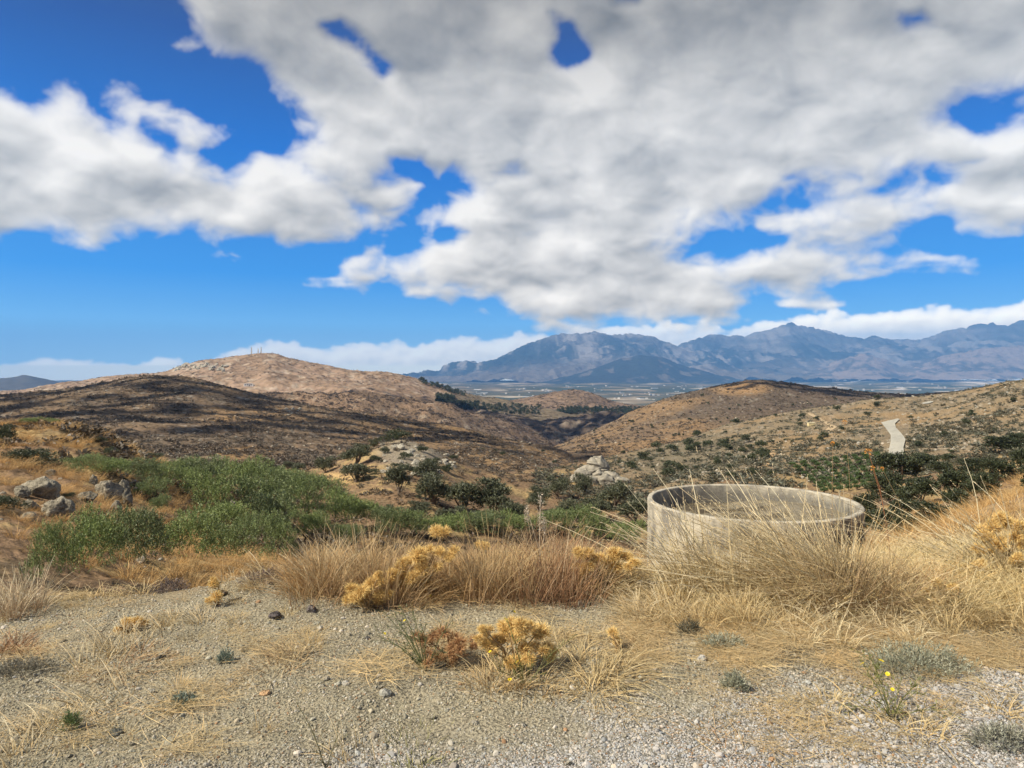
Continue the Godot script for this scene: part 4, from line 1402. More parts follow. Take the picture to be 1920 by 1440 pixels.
func build_weeds() -> void:
	for k in 3:
		head_kinds.append(head_mesh(Color(0.54, 0.35, 0.12), Color(0.88, 0.655, 0.26), 320))
	for k in 3:
		head_kinds.append(head_mesh(Color(0.30, 0.15, 0.075), Color(0.58, 0.36, 0.16), 190))
	yellow_flower = flower_mesh()
	thistle("large golden thistle with many spiny heads in the middle of the grass belt", 790, 1125, [[826, 1008, 22], [848, 1040, 16], [815, 1040, 18], [775, 1042, 24], [752, 1058, 18], [785, 1068, 18], [765, 1090, 20], [742, 1095, 18], [800, 1095, 14], [820, 1062, 12], [735, 1075, 14]])
	thistle("low golden thistle left of the large golden thistle", 690, 1145, [[672, 1108, 20], [700, 1100, 17], [690, 1125, 22], [660, 1130, 16], [718, 1122, 18], [708, 1085, 13]])
	thistle("single thistle head among brown grass right of the large golden thistle", 905, 1080, [[908, 1025, 13]])
	thistle("broad straw thistle in front of the cistern's left side", 1135, 1115, [[1092, 1035, 16], [1115, 1048, 16], [1140, 1040, 20], [1165, 1048, 19], [1185, 1060, 16], [1088, 1082, 18], [1110, 1092, 14], [1150, 1068, 16], [1100, 1060, 14]])
	thistle("golden front thistle standing alone on the gravel", 965, 1262, [[955, 1180, 21], [985, 1172, 20], [1003, 1195, 22], [968, 1200, 23], [940, 1208, 19], [1015, 1218, 19], [985, 1225, 23], [950, 1232, 19], [1030, 1235, 17], [908, 1186, 17], [918, 1205, 18], [905, 1170, 13]])
	thistle("dark brown withered thistle on the gravel beside the front thistle", 845, 1250, [[838, 1190, 21], [860, 1205, 20], [850, 1222, 22], [800, 1205, 19], [785, 1195, 17], [815, 1225, 18], [880, 1215, 15]], 0.8)
	thistle("small orange thistle right of the front thistle", 1155, 1225, [[1150, 1190, 12], [1158, 1205, 10]])
	thistle("tall golden thistle at the right edge above the slope", 1880, 1085, [[1858, 988, 18], [1890, 978, 20], [1915, 990, 20], [1870, 1012, 22], [1845, 1030, 15], [1900, 1012, 18], [1875, 1040, 14], [1840, 1006, 14]])
	thistle("pale thistle heads low at the right edge", 1912, 1095, [[1905, 1045, 14], [1918, 1058, 12], [1830, 1062, 13], [1810, 1068, 12], [1848, 1058, 10]])
	thistle("spent orange thistle in straw below the right-hand thistles", 1765, 1150, [[1757, 1132, 14], [1765, 1098, 12], [1790, 1104, 11], [1748, 1115, 9]])
	thistle("small yellow thistle on the bank at the left", 408, 1135, [[402, 1098, 13], [410, 1115, 12], [398, 1122, 9]])
	thistle("flat ochre thistle on the gravel edge at the left", 240, 1186, [[230, 1172, 12], [250, 1170, 12], [262, 1176, 9], [222, 1180, 8]])
	thistle("straw-coloured thistle head leaning at the far right", 1900, 1120, [[1895, 1105, 12], [1912, 1100, 10]])
	var green := Color(0.10, 0.12, 0.045)
	weed("wiry green weed with bare leaning stems left of the withered thistle", 798, 1258, [[712, 1160], [735, 1172], [755, 1190], [770, 1150], [725, 1215], [800, 1170], [705, 1195], [780, 1200], [745, 1140], [852, 1150]], [[724, 1182, 5], [760, 1160, 5], [808, 1115, 4]], green, 9)
	weed("yellow-flowered weed growing through the front thistle", 985, 1285, [[950, 1155], [965, 1228], [952, 1270], [1085, 1205], [1040, 1240], [1000, 1230], [970, 1280], [930, 1250]], [[948, 1153, 8], [964, 1152, 6], [970, 1231, 8], [956, 1271, 8], [968, 1286, 8], [920, 1208, 6]], Color(0.16, 0.16, 0.05), 6)
	weed("green weed with four yellow flowers at the lower right", 1672, 1348, [[1648, 1240], [1627, 1254], [1654, 1258], [1660, 1285], [1700, 1280], [1720, 1300], [1615, 1290], [1750, 1310], [1600, 1330], [1690, 1262]], [[1648, 1236, 10], [1626, 1252, 8], [1652, 1254, 8], [1657, 1279, 7], [1640, 1297, 6]], Color(0.17, 0.18, 0.05), 9)
	weed("short weed stem with one yellow bloom at the bottom edge", 612, 1438, [[597, 1421], [540, 1340], [625, 1400]], [[597, 1421, 7]], Color(0.12, 0.11, 0.05), 3)
	var g0 := Color(0.20, 0.21, 0.14)
	var g1 := Color(0.42, 0.42, 0.31)
	cushion("large grey-green cushion shrub behind the four-flowered weed", 1715, 1262, 210, 46, 1500, g0, g1)
	cushion("small grey-green cushion at the edge of the straw", 1378, 1292, 44, 26, 300, g0, g1)
	cushion("dusty green cushion in flattened straw left of the large cushion", 1355, 1216, 90, 22, 420, g0, g1)
	cushion("grey cushion at the right edge of the gravel", 1880, 1395, 120, 24, 520, Color(0.10, 0.10, 0.09), g1)
	cushion("small blue-green rosette on the left gravel", 422, 1242, 26, 18, 150, Color(0.10, 0.14, 0.11), Color(0.25, 0.29, 0.23))
	cushion("flat blue-green rosette on the left gravel below the first", 345, 1322, 40, 14, 160, Color(0.08, 0.12, 0.09), Color(0.2, 0.25, 0.2))
	cushion("tiny green seedling near the lower left corner", 134, 1366, 28, 26, 110, Color(0.07, 0.11, 0.04), Color(0.15, 0.2, 0.07))
	cushion("dead twiggy cushion on the crest of the bank", 315, 1108, 70, 24, 420, Color(0.11, 0.085, 0.08), Color(0.24, 0.19, 0.16), "dead_cushion")
	cushion("dark dead cushion on the bank beside the purplish stone", 490, 1090, 90, 16, 380, Color(0.12, 0.085, 0.07), Color(0.25, 0.18, 0.14), "dead_cushion")
	cushion("low grey dead mat at the left edge", 40, 1262, 150, 18, 560, Color(0.12, 0.11, 0.08), Color(0.26, 0.24, 0.18), "dead_cushion")
	cushion("small dark cushion left of the flattened straw", 1292, 1190, 40, 26, 200, Color(0.07, 0.07, 0.05), Color(0.16, 0.15, 0.10))
	# tall single plants
	var p := pad_at(1012, 1095)
	var s := -p.z / F
	var t := thing("seed_stalk", "whitish dried seed stalk that stands above the brown grass", "plant", p)
	var a := Acc.new()
	a.tube([Vector3(0, 0, 0), Vector3(0.0, 80 * s, 0), Vector3(0.005, 165 * s, 0)], 0.005, 0.003, 5, Color(0.45, 0.36, 0.24), Color(0.55, 0.47, 0.36))
	a.tube([Vector3(0, 60 * s, 0), Vector3(-0.04, 95 * s, 0.01), Vector3(-24 * s, 140 * s, 0.02)], 0.0035, 0.002, 4, Color(0.45, 0.36, 0.24), Color(0.55, 0.47, 0.36))
	a.tube([Vector3(0, 50 * s, 0), Vector3(0.03, 85 * s, 0.01), Vector3(8 * s, 120 * s, -0.02)], 0.0035, 0.002, 4, Color(0.45, 0.36, 0.24), Color(0.55, 0.47, 0.36))
	put("stem", a.done(), m_grass, t)
	for h in [[0.005, 100, 170, 7], [-24 * s, 116, 146, 5], [8 * s, 95, 124, 5]]:
		a = Acc.new()
		for k in 120:
			var d := rdir()
			var at := Vector3(h[0] + d.x * h[3] * s * 0.5, lerpf(h[1], h[2], rf(0, 1)) * s, d.z * h[3] * s * 0.5)
			a.leaf(at, (d + Vector3.UP * 0.6).normalized(), d.cross(Vector3.UP).normalized(), rf(0.012, 0.024), 0.008, vary(Color(0.55, 0.48, 0.38), 0.25))
		put("seed_head", a.done(), m_grass, t)
	tall_stalk("tall rust-red stalk with an orange head between cistern and dark trees", 1672, 1070, [[1626, 842, 12], [1634, 872, 8]], Color(0.30, 0.13, 0.06), 0.0042)
	tall_stalk("thin stalk with an orange tip high over the right slope", 1600, 1075, [[1581, 787, 8]], Color(0.36, 0.24, 0.12), 0.0022)
	tall_stalk("thin stalk with an orange tip left of the highest one", 1560, 1080, [[1559, 827, 7]], Color(0.36, 0.24, 0.12), 0.0022)
	tall_stalk("thin stalk with a small yellow tip beside the rust-red stalk", 1712, 1065, [[1652, 876, 6]], Color(0.40, 0.28, 0.14), 0.0022)

func tall_stalk(label: String, px: float, py: float, heads: Array, col: Color, r: float) -> void:
	var p := pad_at(px, py)
	var s := -p.z / F
	var t := thing("tall_stalk", label, "plant", p)
	var a := Acc.new()
	for h in heads:
		var e := Vector3((h[0] - px) * s, (py - h[1]) * s, 0.02)
		a.tube([Vector3(0, -0.02, 0), Vector3(e.x * 0.18, e.y * 0.35, 0), Vector3(e.x * 0.5, e.y * 0.7, 0.01), e], r, r * 0.55, 5, col, col)
	put("stem", a.done(), m_grass, t)
	for h in heads:
		a = Acc.new()
		var e := Vector3((h[0] - px) * s, (py - h[1]) * s, 0.02)
		for k in 46:
			var d := (rdir() + Vector3.UP * 0.5).normalized()
			a.leaf(e + d * h[2] * s * 0.25, d, d.cross(rdir()).normalized(), h[2] * s * rf(0.35, 0.6), 0.005, vary(Color(0.62, 0.30, 0.07), 0.2))
		put("flower_head", a.done(), m_grass, t)

# ------------------------------------------------------------------ the cistern
func build_cistern() -> void:
	var c := at_px(1409, 938, 17.6)
	var t := thing("concrete_cistern", "round open concrete cistern with stained walls below the lay-by", "cistern", Vector3(c.x, 0, c.z))
	var top := c.y
	var ro := 2.44
	var ri := 2.32
	var seg := 160
	var prof := []          # [radius, height]
	for k in 41:            # cast in lifts: a shallow joint between each two
		var y := lerpf(top - 0.03, -5.2, k / 40.0)
		var joint := 0.014 if k % 6 == 5 else 0.0
		prof.append([ro - joint + 0.006 * sin(k * 2.4) + 0.04 * (k / 40.0), y])
	var m := mat(Color(1, 1, 1), 0.92, true, 0.2)
	var n := mk_noise(61, 0.02, 5, FastNoiseLite.TYPE_SIMPLEX, 0.62)
	m.albedo_texture = tex(n, 1024, [[0.2, 0.5, 0.8], [Color(0.86, 0.855, 0.84), Color(0.96, 0.96, 0.955), Color(1, 1, 1)]])
	m.heightmap_enabled = true
	m.heightmap_texture = tex(n, 1024, [])
	m.heightmap_scale = 0.5
	m.uv1_triplanar = true
	m.uv1_world_triplanar = true
	m.uv1_scale = Vector3.ONE * 0.55
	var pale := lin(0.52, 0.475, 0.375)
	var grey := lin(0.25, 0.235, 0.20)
	var stain_shade := lin(0.055, 0.05, 0.045)
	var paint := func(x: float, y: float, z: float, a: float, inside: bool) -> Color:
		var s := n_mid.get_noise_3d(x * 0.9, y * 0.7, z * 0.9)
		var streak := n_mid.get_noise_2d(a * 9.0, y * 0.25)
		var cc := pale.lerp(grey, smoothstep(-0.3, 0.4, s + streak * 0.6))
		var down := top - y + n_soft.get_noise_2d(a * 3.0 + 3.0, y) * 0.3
		var right_shade := smoothstep(-1.1, -0.1, x + s * 0.5)  # right half turned from the sun, its shade painted into the wall
		cc = cc.lerp(grey * 0.62, smoothstep(0.05, 0.40, down) * right_shade * 0.95)
		var blot := smoothstep(1.2, 0.5, Vector2((x + 0.55 + s * 0.35) / 0.45, (down - 0.52) / 0.30).length())  # shade on the front wall, painted in as a dark blot
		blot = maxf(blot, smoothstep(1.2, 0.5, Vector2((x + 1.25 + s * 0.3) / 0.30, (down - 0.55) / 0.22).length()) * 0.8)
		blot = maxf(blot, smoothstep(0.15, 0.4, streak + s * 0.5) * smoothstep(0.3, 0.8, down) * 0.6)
		cc = cc.lerp(stain_shade, blot * (1.0 if z > 0.0 else 0.5))
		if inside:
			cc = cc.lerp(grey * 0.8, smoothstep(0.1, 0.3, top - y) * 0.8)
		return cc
	m_concrete = m
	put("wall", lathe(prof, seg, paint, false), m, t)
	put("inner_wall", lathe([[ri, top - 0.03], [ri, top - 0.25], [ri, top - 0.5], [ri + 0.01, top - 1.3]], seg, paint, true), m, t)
	put("rim", lathe([[ri, top - 0.03], [ri + 0.005, top - 0.006], [ri + 0.025, top], [ro - 0.03, top + 0.004], [ro - 0.005, top - 0.01], [ro + 0.004, top - 0.03]], seg, func(x, y, z, a, inside): return lin(0.50, 0.46, 0.37).lerp(lin(0.30, 0.28, 0.235), smoothstep(-0.2, 0.4, n_mid.get_noise_3d(x * 2.0, y, z * 2.0))), false), m, t)
	# dry silt in the bottom, a raised tongue of it on the right
	var pos := PackedVector3Array()
	var col := PackedColorArray()
	var g := 70
	for j in g:
		for i in g:
			var r := i / (g - 1.0) * (ri + 0.004)
			var a := TAU * j / (g - 1.0)
			var x := r * cos(a)
			var z := r * sin(a)
			var y := top - 0.50 + 0.05 * n_soft.get_noise_2d(x * 0.8, z * 0.8) + 0.14 * smoothstep(0.6, 1.9, x - 0.35 * z) + 0.012 * n_mid.get_noise_2d(x * 5.0, z * 5.0)
			pos.append(Vector3(x, y, z))
			var s := n_soft.get_noise_2d(x * 0.9 + 4.0, z * 1.6)
			col.append(lin(0.125, 0.105, 0.078).lerp(lin(0.30, 0.265, 0.20), smoothstep(-0.15, 0.4, s + 0.5 * smoothstep(0.5, 1.9, x - 0.35 * z) + 0.4 * n_mid.get_noise_2d(x * 3.0, z * 3.0))))
	put("silt", grid_mesh(g, g, pos, col), grain(62, 0.03, 0.7, 0.7, 1.2, 1.5), t)
	# a broken apron of concrete at its foot, facing the lay-by
	var fb := stone_mesh(707, 14, Vector3(0.9, 0.42, 0.55), 8, 0.06, 1.0, Color(0.50, 0.45, 0.35), 0.1)
	var f := put("footing", fb, m_concrete, t)
	f.position = Vector3(-0.55, near_y(c.x - 0.55, c.z + 2.75) + 0.2, 2.75)
	f.rotation.y = 0.2
	# straw lying in the silt
	var a2 := Acc.new()
	for k in 240:
		var q := rf(0, TAU)
		var r := sqrt(rf(0, 1)) * 2.1
		blade(a2, Vector3(cos(q) * r, top - 0.44 + rf(0, 0.06), sin(q) * r), Vector3(rf(-1, 1), rf(0.0, 0.3), rf(-1, 1)).normalized(), Vector3(0, -0.1, 0), rf(0.2, 0.6), 0.008, 3, vary(GOLD, 0.3), vary(STRAW, 0.3))
	var st := put("straw", a2.done(), m_grass, t)
	st.set_meta("kind", "stuff")

var m_concrete: StandardMaterial3D
func lathe(prof: Array, seg: int, paint: Callable, inside: bool) -> ArrayMesh:
	var pos := PackedVector3Array()
	var col := PackedColorArray()
	var nor := PackedVector3Array()
	var idx := PackedInt32Array()
	var w := seg + 1
	for j in prof.size():
		for i in w:
			var a := TAU * i / seg
			var r: float = prof[j][0] + 0.012 * n_soft.get_noise_2d(a * 3.0, prof[j][1] * 2.0)
			var y: float = prof[j][1]
			pos.append(Vector3(r * cos(a), y, r * sin(a)))
			col.append(paint.call(r * cos(a), y, r * sin(a), a, inside))
			var dj: float = prof[mini(j + 1, prof.size() - 1)][0] - prof[maxi(j - 1, 0)][0]
			var dy: float = prof[mini(j + 1, prof.size() - 1)][1] - prof[maxi(j - 1, 0)][1]
			var nr := Vector2(-dy, dj).normalized()
			nor.append(Vector3(nr.x * cos(a), nr.y, nr.x * sin(a)) * (-1.0 if inside else 1.0))
	for j in prof.size() - 1:
		for i in seg:
			var q := j * w + i
			for v in [[q, q + w, q + 1], [q + 1, q + w, q + w + 1]]:
				var out := (pos[v[2]] - pos[v[0]]).cross(pos[v[1]] - pos[v[0]]).dot(nor[q]) > 0.0
				idx.append_array(PackedInt32Array(v if out else [v[0], v[2], v[1]]))
	var arr := []
	arr.resize(Mesh.ARRAY_MAX)
	arr[Mesh.ARRAY_VERTEX] = pos
	arr[Mesh.ARRAY_NORMAL] = nor
	arr[Mesh.ARRAY_COLOR] = col
	arr[Mesh.ARRAY_INDEX] = idx
	var m := ArrayMesh.new()
	m.add_surface_from_arrays(Mesh.PRIMITIVE_TRIANGLES, arr)
	return m

# ------------------------------------------------------------------ rocks
func boulder(label: String, px: float, py: float, wpx: float, hpx: float, sd: int, tint: Color, group := "") -> void:
	var p := spot(near_land, px, py, 1.0)
	var s := -p.z / F
	var w := wpx * 0.5 * s
	var h := hpx * s
	var o := put("boulder", stone_mesh(sd, 22, Vector3(w, h * 0.62, w * rf(0.6, 0.9)), 9, 0.20, 1.7, tint, 0.32), m_rock)
	o.position = p + Vector3(0, h * 0.28, -w * 0.3)
	o.rotation.y = rf(-0.5, 0.5)
	tag(o, label, "boulder", group)

func build_rocks() -> void:
	var g := lin(0.30, 0.27, 0.215)
	var b := "boulders on the slope left of the green bushes"
	boulder("pale flat-topped boulder at the back of the left rock group", 70, 932, 82, 40, 31, g * 1.1, b)
	boulder("biggest rounded boulder of the left rock group, with a dark right side", 98, 970, 66, 40, 32, g, b)
	boulder("small grey boulder wedged between the flat-topped and the biggest one", 56, 958, 34, 24, 33, g * 0.9, b)
	boulder("low pale stone in front of the small wedged boulder", 50, 975, 30, 16, 34, g * 1.05, b)
	boulder("weathered knob of rock left of the flat-topped boulder", 36, 930, 34, 22, 35, g * 0.8, b)
	boulder("rounded grey boulder at the left of the split pair behind the bushes", 200, 938, 52, 42, 36, g, b)
	boulder("tall dark-sided boulder at the right of the split pair", 232, 948, 38, 52, 37, g * 0.82, b)
	boulder("jagged grey rock half hidden by the front bushes", 214, 968, 34, 32, 38, g * 0.85, b)
	boulder("low broken rock between the two rock groups", 160, 940, 44, 20, 39, g * 0.8, b)
	boulder("small upright pale stone in dry grass above the split pair", 173, 907, 16, 20, 40, g, b)
	boulder("flat grey stone in orange grass above the left rock group", 92, 890, 26, 10, 41, g * 0.9, b)
	boulder("pale stone among the green bushes on the bare earth", 330, 998, 18, 14, 42, g * 1.1)
	boulder("grey rock on the edge of the left knoll", 222, 826, 22, 10, 43, g)
	# the grey crag across the gully
	var p := spot(near_land, 1125, 908, 5.0)
	var s := -p.z / F
	var t := thing("rock_crag", "pale grey layered rock crag across the gully left of the cistern", "rock crag", p)
	for k in 22:
		var u := rf(-1, 1)
		var v := rf(0, 1)
		var x := u * 50.0
		if x > 11.0 and x < 17.0:
			x = 9.0
		var back := v * 34.0 * (1.0 - 0.5 * absf(u)) * (1.0 if x < 12.0 else 0.55)
		var sz := rf(13, 23) * (1.0 - 0.35 * absf(u))
		var o := put("rock", stone_mesh(500 + k, 13, Vector3(sz * rf(0.9, 1.4), sz * rf(0.5, 0.75), sz) * s, 10, 0.20, 1.9, Color(0.37, 0.34, 0.285), 0.3), m_rock, t)
		o.position = Vector3(x * s, near_y_far(p.x + x * s, p.z - back * s) - p.y + back * 1.15 * s, -back * s)
		o.rotation = Vector3(rf(-0.2, 0.2), rf(-0.5, 0.5), rf(-0.35, 0.15))
	# knoll rocks and outcrops on the hills
	var shapes := []
	for k in 5:
		shapes.append(stone_mesh(600 + k, 9, Vector3(1.0, rf(0.5, 0.8), rf(0.7, 1.0)), 8, 0.15, 1.6, Color(0.42, 0.39, 0.33), 0.2))
	var spots := []
	for k in 64:
		spots.append([near_land, rf(712, 858), rf(834, 892), 5.0 + 16.0 * pow(rf(0, 1), 2.0), "grey rock on the stony knoll above the gully", "rocks on the stony knoll above the gully"])
	for k in 12:
		spots.append([dark_hill, rf(532, 562), rf(766, 779), rf(5, 10), "rock of the small outcrop below the dark hill's crest", "rocks of the outcrop on the dark hill"])
	for k in 9:
		spots.append([dark_hill, rf(965, 1000), rf(822, 832), rf(4, 7), "pale rock on the lower end of the ochre ridge", "pale rocks on the end of the ochre ridge"])
	for k in 60:
		spots.append([near_land, rf(1640, 1990), rf(722, 800), rf(3, 7), "pale stone scattered on the upper right slope", "pale stones scattered on the right slope"])
	for k in 26:
		spots.append([near_land, rf(1500, 1570), rf(880, 905), rf(4, 9), "pale rubble stone beside the orchard behind the cistern", "rubble stones beside the orchard"])
	for k in 34:
		spots.append([mast_hill, 325.0 + k * 3.0 + rf(-3, 3), rf(680, 692) + absf(k - 16) * 0.3, rf(6, 12), "grey crag block on the left shoulder of the mast hill", "crag blocks on the mast hill"])
	for q in spots:
		var at := spot(q[0], q[1], q[2], 0.5 if q[0] != near_land else 4.0)
		var w: float = q[3] * 0.5 * -at.z / F
		var o := put("rock", shapes[rng.randi() % 5], m_rock)
		o.position = at + Vector3(0, w * 0.2, 0)
		o.rotation = Vector3(rf(-0.3, 0.3), rf(0, TAU), rf(-0.3, 0.3))
		o.scale = Vector3(w, w * rf(0.7, 1.1), w)
		tag(o, q[4], "rock", q[5])

func near_y_far(x: float, z: float) -> float:
	return near_land.pt(960.0 + F * x / -z, t_depth(-z)).y

# ------------------------------------------------------------------ trees and bushes
func plant_proto(called: String, trunk_h: float, trunk_r: float, lobes: Array, leaves: int, ll: float, lw: float, c0: Color, c1: Color, up: float, part := "foliage", per := 9) -> Node3D:
	var t := Node3D.new()
	t.name = called
	var a := Acc.new()
	if trunk_r > 0.0:
		var cb := Color(0.16, 0.125, 0.095)
		for k in mini(lobes.size(), 5):
			var e: Vector3 = lobes[k][0]
			var b := Vector3(rf(-0.1, 0.1), 0, rf(-0.1, 0.1)) * trunk_h
			a.tube([Vector3(b.x * 0.3, -0.3, b.z * 0.3), Vector3(e.x * 0.12 + b.x * 0.5, trunk_h * 0.6, e.z * 0.12), Vector3(e.x * 0.35, trunk_h, e.z * 0.35), Vector3(e.x * 0.85, e.y, e.z * 0.85)], trunk_r, trunk_r * 0.25, 6, cb, cb * 1.2)
		put("trunk", a.done(), m_bark, t)
	a = Acc.new()
	crown(a, lobes, leaves, ll, lw, c0, c1, up, per)
	put(part, a.done(), m_leaf, t)
	return t

func lobes_of(n: int, r: float, y0: float, y1: float, size: float, flat := 0.85) -> Array:
	var l := [[Vector3(0, (y0 + y1) * 0.5, 0), Vector3(size, size * flat, size) * 1.1]]
	for k in n:
		var q := TAU * k / n + rf(-0.5, 0.5)
		var rr := r * rf(0.6, 1.1)
		var s := size * rf(0.6, 1.0)
		l.append([Vector3(cos(q) * rr, lerpf(y0, y1, rf(0, 1)), sin(q) * rr), Vector3(s, s * flat * rf(0.8, 1.1), s)])
	return l

func plant_at(proto: Node3D, land: Land, called: String, label: String, px: float, py: float, wpx: float, hpx: float, group := "", t0 := 1.0) -> void:
	# prototypes are one metre wide and one metre tall
	var p := spot(land, px, py, t0)
	var s := -p.z / F
	var o := copy_of(proto, called, label, p - Vector3(0, 0.04 * hpx * s, 0), rf(0, TAU), Vector3(wpx * s, hpx * s, wpx * s * rf(0.85, 1.1)), group)
	o.set_meta("category", "shrub" if "shrub" in called or "bush" in called else "tree")

func build_plants() -> void:
	var green0 := Color(0.050, 0.082, 0.022)
	var green1 := Color(0.31, 0.385, 0.125)
	var olive0 := Color(0.050, 0.060, 0.030)
	var olive1 := Color(0.155, 0.165, 0.095)
	var dark0 := Color(0.020, 0.028, 0.013)
	var dark1 := Color(0.085, 0.10, 0.045)
	var bush := []
	for k in 5:
		var yl := [0.8, 1.0, 0.5, 0.95, 0.7][k] as float
		bush.append(plant_proto("p", 0, 0, lobes_of(6, 0.27, 0.2, 0.62, 0.27, 1.05), 10500, 0.026, 0.0095, green0.lerp(Color(0.05, 0.062, 0.035), 1.0 - yl), green1.lerp(Color(0.17, 0.20, 0.12), 1.0 - yl), 0.62, "foliage", 10))
	var olive := []
	for k in 4:
		olive.append(plant_proto("p", 0.22, 0.04, lobes_of(7, 0.25, 0.24, 0.74, 0.25, 1.0), 5600, 0.044, 0.024, olive0, olive1, 0.3, "crown", 8))
	var dark := []
	for k in 3:
		dark.append(plant_proto("p", 0.15, 0.04, lobes_of(7, 0.27, 0.22, 0.70, 0.26, 1.0), 4800, 0.046, 0.028, dark0, dark1, 0.3, "crown", 8))
	var low := []
	for k in 2:
		low.append(plant_proto("p", 0, 0, lobes_of(6, 0.28, 0.12, 0.55, 0.27, 1.0), 4800, 0.04, 0.02, dark0, dark1 * 1.1, 0.35, "foliage", 8))
	var small := []
	for k in 5:
		small.append(plant_proto("p", 0, 0, lobes_of(4, 0.24, 0.22, 0.6, 0.27, 1.1), 800, 0.09, 0.055, dark0 * 1.1, dark1 * 1.25, 0.3, "foliage", 5))
	var grove := []
	for k in 3:
		grove.append(plant_proto("p", 0.2, 0.05, lobes_of(4, 0.22, 0.42, 0.66, 0.28, 1.0), 1300, 0.08, 0.045, Color(0.045, 0.08, 0.025), Color(0.13, 0.19, 0.065), 0.35, "crown", 6))
	var gb := "green bushes on the slope below the lay-by"
	var list := [
		[92, 1096, 120, 135, "leafmost green bush at the left end of the front row", ""], [170, 1088, 170, 160, "large grey-green bush in front of the split boulder pair", ""], [262, 1080, 175, 150, "broad green bush in the middle of the front row", ""],
		[352, 1074, 170, 132, "bright green bush right of the broad one in the front row", ""], [440, 1066, 160, 112, "low green bush behind the arching dry grass", ""], [522, 1058, 120, 106, "dark green bush at the right end of the front row, against the reddish grass", ""],
		[430, 1012, 150, 92, "grey-leaved bush behind the low bush of the front row", gb], [506, 1006, 150, 95, "bush behind the dark green end bush of the front row", gb], [402, 975, 140, 105, "bush on the bare earth patch, right of the split boulder pair", gb], [486, 982, 160, 110, "dense bright bush in the middle of the thicket", gb], [565, 985, 150, 100, "bush right of the dense bright one in the thicket", gb], [640, 990, 130, 85, "bush at the right of the thicket, above the reddish grass", gb], [372, 935, 150, 90, "bush just above and right of the split boulder pair", gb], [452, 938, 150, 90, "tall bush in the upper middle of the thicket", gb], [535, 945, 140, 82, "bush on the upper right side of the thicket", gb], [606, 950, 130, 70, "rounded bush at the upper right corner of the thicket", gb], [684, 992, 120, 70, "bush right of the thicket, below the sandy clearing", gb], [728, 1006, 110, 62, "bush between the thicket and the tall reddish grass", gb], [580, 1020, 110, 70, "low bush in shade beside the thicket's bare earth gap", gb], [650, 1030, 100, 60, "low bush directly behind the tall fine reddish grass", gb],
		[150, 888, 110, 40, "top left bush of the green thicket beside the dark shrub", ""], [206, 895, 130, 46, "second bush of the thicket's top row, from the dark shrub", gb], [262, 905, 120, 52, "third bush of the thicket's top row, above the split boulders", gb], [318, 918, 130, 56, "bush with lighter tips at the middle of the top row", gb], [280, 940, 110, 50, "bush left of centre just below the thicket's top row", gb], [340, 896, 110, 40, "small bush on the far edge of the thicket, under the scrub hill", gb], [400, 903, 110, 42, "far edge bush right of the small one", gb], [470, 908, 110, 45, "far edge bush below the orange grass of the dark hill", gb], [530, 915, 90, 40, "last bush on the far edge, towards the sandy clearing", gb], [300, 962, 60, 40, "tiny bush tucked beside the split boulder pair", gb],
		[764, 1004, 120, 58, "light green bush behind the large golden thistle", gb], [836, 1008, 130, 56, "light green bush under the big olive trees of the gully", gb], [905, 1004, 120, 52, "light green bush left of the whitish seed stalk", gb], [965, 1006, 110, 50, "thin light green bush nearest the whitish seed stalk", gb], [1042, 1004, 120, 62, "light green bush behind the whitish seed stalk", ""], [1112, 1016, 120, 72, "feathery green bush just left of the cistern wall", ""], [1176, 1030, 100, 70, "green bush against the left foot of the cistern", ""]]
	var k := 0
	for b in list:
		var lab: String = b[4] if b[4] != "" else "green small-leaved bush in the thicket on the slope below the lay-by"
		plant_at(bush[k % 5], near_land, "green_bush", lab.replace("leafmost", "leafy"), b[0], b[1], b[2] * 0.86, b[3] * 1.15, b[5], 0.9)
		k += 1
	list = [
		[610, 887, 44, 30, "round green tree at the left of the sandy clearing"], [667, 905, 62, 44, "bushy green tree on the right edge of the sandy clearing"], [668, 872, 62, 40, "dark olive tree behind the sandy clearing"], [748, 926, 46, 58, "single olive tree standing on brown earth right of the clearing"],
		[812, 946, 70, 58, "olive tree at the left end of the big gully trees"], [868, 962, 78, 70, "large silvery olive tree in the middle of the gully"], [926, 970, 84, 76, "largest dark olive tree in the gully"], [846, 992, 66, 44, "low olive bush below the largest dark olive tree"], [800, 906, 56, 44, "olive tree on the slope of the stony knoll"], [962, 990, 64, 60, "olive tree right of the largest dark olive tree, nearer the seed stalk"], [1010, 958, 56, 46, "pale olive tree on the gully's far side behind the seed stalk"], [1046, 934, 46, 42, "small dark tree on the far bank of the gully"], [1094, 928, 44, 40, "dark round tree at the left foot of the grey crag"], [1112, 978, 66, 54, "olive tree left of the one before the grey crag"], [1152, 956, 66, 54, "dark tree in front of the grey crag"], [1190, 985, 66, 56, "dark olive tree touching the cistern's left side"], [1062, 990, 66, 52, "olive tree behind the feathery green bush near the cistern"], [896, 992, 60, 40, "small olive tree between the two biggest gully olives"], [782, 980, 60, 40, "low olive tree in front of the single olive on brown earth"], [726, 972, 40, 26, "small olive bush right of the sandy clearing's edge"], [602, 912, 30, 18, "small olive bush on the sandy clearing"], [560, 886, 30, 22, "small olive left of the sandy clearing"], [500, 892, 46, 26, "dark low olive bush behind the middle of the thicket"], [540, 880, 26, 16, "tiny olive bush beyond the small olive left of the clearing"], [700, 842, 24, 18, "tiny olive bush left of the flat-topped tree on the knoll"]]
	k = 0
	for b in list:
		var lab: String = b[4] if b[4] != "" else "grey-green olive tree among others in the gully"
		plant_at(olive[k % 4], near_land, "olive_tree", lab, b[0], b[1], b[2] * 1.15, b[3] * 1.1, "olive trees in the gully", 3.0)
		k += 1
